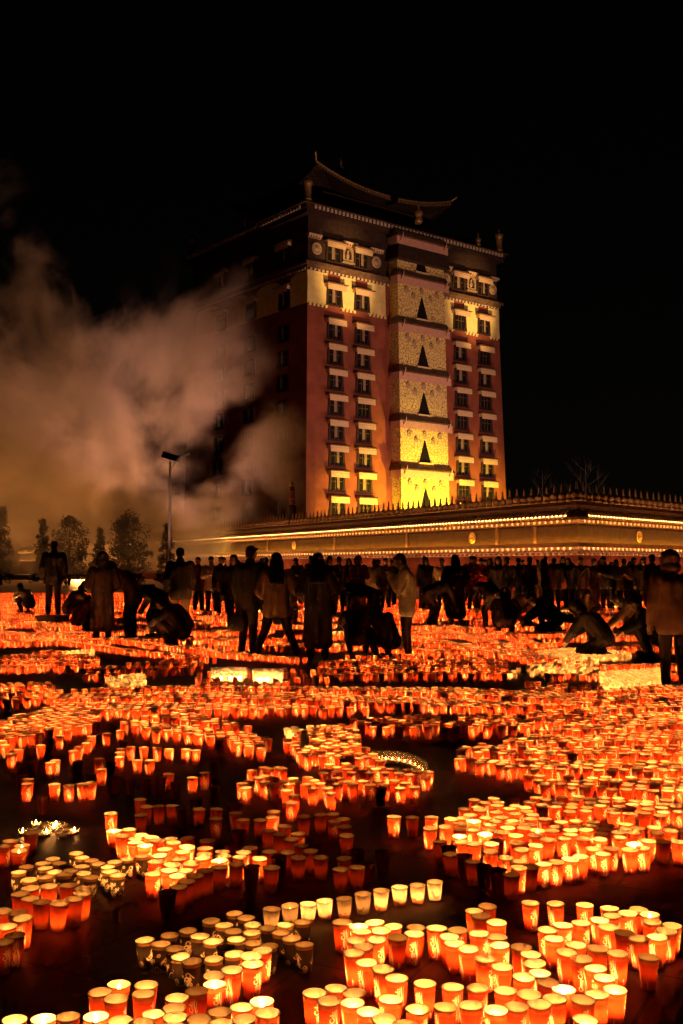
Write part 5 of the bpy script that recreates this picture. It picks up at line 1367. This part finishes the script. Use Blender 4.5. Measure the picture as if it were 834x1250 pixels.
for s in (-1, 1): fr.box(-.47, .47, s * .287 - .015, s * .287 + .015, -.03, .03); fr.box(s * .457 - .015, s * .457 + .015, -.27, .27, -.03, .03)
fr.build('panel_frame', MET, o)

# ------------------------------------------------------------------ trees
BARKD = mat('bark_dark', (.022, .016, .012), .9, .3, 8); BARK = mat('bark', (.07, .045, .03), .9, .3, 8, bump=.4)
LEAF = [mat('leaf_dark', (.030, .042, .016), .7, .5, 1.2), mat('leaf_mid', (.055, .070, .022), .7, .5, 1.2)]
def tree(name, px, d, h, w_, shape, label, leaf=.13, n=2600, bare=False):
    rr = random.Random(px * 7 + 1); o = empty(name, (at_depth(px, d), d, 0)); tag(o, label, 'tree')
    b = MB(); b.tube([(0, 0, -.05), (.03, .02, h * .3), (-.02, 0, h * .65), (0, 0, h * .96)], [.035 * h * .6, .028 * h * .6, .016 * h * .5, .01], 8)
    lim = []
    for k in range(16 if not bare else 26):
        z = h * (.12 + .8 * k / 26 * (1.6 if not bare else 1)) ; a = k * 2.4; f = prof(shape, min(z / h, .98)) * w_ / 2 * .8
        z = min(z, h * .93)
        p = Vector((f * math.cos(a), f * math.sin(a), z + f * (.3 if shape != 'cone' else -.1) + (.35 * f if bare else 0)))
        b.capsule((0, 0, z), p, .02 + .012 * (1 - z / h) * h * .3, .008, 6); lim.append(p)
        if bare:
            for q in range(5): b.capsule(p * .7 + Vector((0, 0, z)) * .3, p + Vector((rr.uniform(-.5, .5), rr.uniform(-.5, .5), rr.uniform(.2, .9))) * (.25 * w_), .012, .004, 5)
    b.build('trunk', BARKD if bare else BARK, o)
    if bare: return
    # clumps of small leaves
    cl = []
    for k in range(90):
        z = rr.uniform(.06, .99) ; a = rr.uniform(0, 6.28); f = prof(shape, z) * w_ / 2 * (rr.random() ** .45) * rr.uniform(.85, 1.12)
        cl.append((f * math.cos(a), f * math.sin(a), z * h, rr.uniform(.10, .24) * w_ * (.7 if shape == 'cone' else 1)))
    vs, fs, ms = [], [], []
    for k in range(n):
        cx, cy, cz, cr = rr.choice(cl); v = Vector((rr.gauss(0, 1), rr.gauss(0, 1), rr.gauss(0, .8))).normalized() * cr * rr.random() ** .4
        c = Vector((cx, cy, cz)) + v
        if c.z < .1: continue
        a = Vector((rr.gauss(0, 1), rr.gauss(0, 1), rr.gauss(0, .7))).normalized() * leaf; bb = a.orthogonal().normalized() * leaf * .45
        i = len(vs); vs += [c - a, c + bb, c + a, c - bb]; fs.append((i, i + 1, i + 2, i + 3)); ms.append(int(rr.random() < .4))
    m = MB(); m.v = [tuple(p) for p in vs]; m.f = fs; m.m = ms; m.sm = [False] * len(fs); m.build('crown', LEAF, o)
def prof(shape, t):
    if shape == 'cone': return max(.04, (1 - t) ** .85) * min(1, t * 7 + .3)
    return max(.05, math.sin(math.pi * min(1, (t * .88 + .12))) ** .55)
tree('leafy_tree', 157, 76, 5.2, 3.0, 'round', 'broad round topped dark tree left of the street lamp', .11, 4200)
tree('conifer_tree', 204, 70, 4.3, 1.7, 'cone', 'slim ragged conifer right at the street lamp pole', .09, 2600)
tree('conifer_tree', 85, 80, 5.2, 2.9, 'round', 'wide dark tree just right of the lone standing figure', .11, 3600)
tree('conifer_tree', 52, 82, 5.0, 2.2, 'cone', 'dark conifer just behind the lone standing figure', .10, 2600)
tree('conifer_tree', 122, 83, 4.4, 1.9, 'cone', 'small pointed conifer between the wide and round topped trees', .10, 2400)
tree('conifer_tree', 2, 79, 5.9, 2.5, 'cone', 'dark conifer cut by the photo edge', .10, 3000)
tree('bare_tree', 716, 92, 11.0, 5.0, 'round', 'taller bare tree faintly seen over the wall right of the tower', bare=True)
tree('bare_tree', 663, 100, 11.0, 4.0, 'round', 'thin bare tree faintly seen close to the tower edge', bare=True)

# ------------------------------------------------------------------ smoke
def smoke():
    x0, x1, y0, y1, z0, z1 = -42.0, 1.5, 48.0, 108.0, 1.0, 50.0
    b = MB(); b.box(x0, x1, y0, y1, z0, z1)
    m = bpy.data.materials.new('incense_smoke'); nt, ns, lk = nodes_of(m)
    out = ns.new('ShaderNodeOutputMaterial'); pv = ns.new('ShaderNodeVolumePrincipled')
    pv.inputs['Color'].default_value = (.80, .76, .74, 1); pv.inputs['Anisotropy'].default_value = .15; pv.inputs['Absorption Color'].default_value = (.3, .25, .22, 1)
    lk.new(pv.outputs[0], out.inputs['Volume'])
    tc = ns.new('ShaderNodeTexCoord'); P = tc.outputs['Object']
    nz0 = N(nt, 'ShaderNodeTexNoise', Scale=.045, Detail=2.0); lk.new(P, nz0.inputs['Vector'])
    wv = N(nt, 'ShaderNodeVectorMath', operation='SUBTRACT'); lk.new(nz0.outputs['Color'], wv.inputs[0]); wv.inputs[1].default_value = (.5, .5, .5)
    sv = N(nt, 'ShaderNodeVectorMath', operation='SCALE'); lk.new(wv.outputs[0], sv.inputs[0]); sv.inputs['Scale'].default_value = 16
    pw = N(nt, 'ShaderNodeVectorMath', operation='ADD'); lk.new(P, pw.inputs[0]); lk.new(sv.outputs[0], pw.inputs[1])
    acc = None
    # lobes: centre, radii
    for (c, r, wgt) in (((-27, 94, 14), (13, 12, 15), 1.0), ((-22, 94, 20), (9, 9, 6.5), 1.0), ((-13.5, 94, 19.5), (7.5, 7, 7.0), 1.15), ((-30, 94, 25), (5, 7, 7), .6), ((-6, 94, 10), (5.5, 6, 5.5), 1.0), ((-17, 94, 4.5), (18, 9, 6), .9), ((-3.0, 93, 5), (3.2, 5, 4), .8), ((-19, 63, 3.0), (19, 17, 6), .52), ((-34, 94, 37), (3.5, 7, 13), .16)):
        s1 = N(nt, 'ShaderNodeVectorMath', operation='SUBTRACT'); lk.new(pw.outputs[0], s1.inputs[0]); s1.inputs[1].default_value = c
        s2 = N(nt, 'ShaderNodeVectorMath', operation='DIVIDE'); lk.new(s1.outputs[0], s2.inputs[0]); s2.inputs[1].default_value = r
        ln = N(nt, 'ShaderNodeVectorMath', operation='LENGTH'); lk.new(s2.outputs[0], ln.inputs[0])
        mr = ns.new('ShaderNodeMapRange'); mr.interpolation_type = 'SMOOTHSTEP'; mr.inputs[1].default_value = 1.12; mr.inputs[2].default_value = .5; mr.inputs[3].default_value = 0; mr.inputs[4].default_value = wgt
        lk.new(ln.outputs['Value'], mr.inputs[0])
        if acc is None: acc = mr.outputs[0]
        else:
            mxm = N(nt, 'ShaderNodeMath', operation='MAXIMUM'); lk.new(acc, mxm.inputs[0]); lk.new(mr.outputs[0], mxm.inputs[1]); acc = mxm.outputs[0]
    nz = N(nt, 'ShaderNodeTexNoise', Scale=.20, Detail=8.0, Roughness=.64); lk.new(pw.outputs[0], nz.inputs['Vector'])
    ma = N(nt, 'ShaderNodeMath', operation='MULTIPLY_ADD'); lk.new(nz.outputs[0], ma.inputs[0]); ma.inputs[1].default_value = 5.0; ma.inputs[2].default_value = -3.0
    ad = N(nt, 'ShaderNodeMath', operation='ADD'); lk.new(ma.outputs[0], ad.inputs[0]); lk.new(acc, ad.inputs[1])
    mu = N(nt, 'ShaderNodeMath', operation='MULTIPLY'); lk.new(ad.outputs[0], mu.inputs[0])
    eg = N(nt, 'ShaderNodeMath', operation='MULTIPLY'); lk.new(acc, eg.inputs[0]); eg.inputs[1].default_value = 2.0
    e2 = N(nt, 'ShaderNodeMath', operation='MINIMUM'); lk.new(eg.outputs[0], e2.inputs[0]); e2.inputs[1].default_value = 1.0; lk.new(e2.outputs[0], mu.inputs[1])
    cl = N(nt, 'ShaderNodeMath', operation='MAXIMUM'); lk.new(mu.outputs[0], cl.inputs[0]); cl.inputs[1].default_value = 0
    dn = N(nt, 'ShaderNodeMath', operation='MULTIPLY'); lk.new(cl.outputs[0], dn.inputs[0]); dn.inputs[1].default_value = .26
    lk.new(dn.outputs[0], pv.inputs['Density'])
    o = b.build('smoke', m); tag(o, 'billowing incense smoke drifting left of the tower', 'smoke', kind='stuff'); return o
smoke()
spot('smoke_fill_spot', (-11, 112, 1.5), (-23, 95, 18), 28000, (1.0, .40, .25), 96, .8, .5)  # unseen spot added to brighten the smoke, no fitting built
spot('smoke_fill_spot', (-28, 111, 1.2), (-27, 95, 7), 19000, (1.0, .33, .06), 140, .8, .5)  # another added spot, for the orange foot of the smoke
spot('smoke_fill_spot', (-38, 90, 1.5), (-16, 66, 4), 8000, (1.0, .36, .08), 120, .9, .5)  # added spot, unseen, for the low haze around the trees
for side, t in (('L', 3), ('L', 11), ('L', 21), ('L', 33), ('L', 48), ('R', 4), ('R', 11)):
    p_ = Vector(wp(side, t, 4.5, .5)) + WC; q_ = Vector(wp(side, t, 0, 4.6)) + WC
    spot('added_fill_spot', tuple(p_), tuple(q_), 420, (1.0, .40, .14), 150, .9, .2)  # unseen spots added to brighten wall and finials where candlelight falls short
spot('added_fill_spot', (lx + .6, ld - 4.5, .3), (lx, ld, 5.2), 420, (1.0, .50, .32), 50, .8, .1)  # unseen spot added to brighten the street lamp pole
# ------------------------------------------------------------------ render settings
sc.render.engine = 'CYCLES'
cy = sc.cycles
cy.use_denoising = True
try: cy.denoiser = 'OPENIMAGEDENOISE'
except Exception: pass
cy.max_bounces = 5; cy.diffuse_bounces = 4; cy.glossy_bounces = 2; cy.transmission_bounces = 5; cy.volume_bounces = 1; cy.transparent_max_bounces = 6
cy.sample_clamp_indirect = 6.0; cy.sample_clamp_direct = 0
cy.caustics_reflective = False; cy.caustics_refractive = False
cy.use_light_tree = True
cy.use_adaptive_sampling = True; cy.adaptive_threshold = .02
sc.view_settings.view_transform = 'Standard'; sc.view_settings.look = 'None'
sc.view_settings.exposure = 0; sc.view_settings.gamma = 1; sc.view_settings.use_curve_mapping = False
cy.volume_step_rate = .5; cy.volume_max_steps = 512
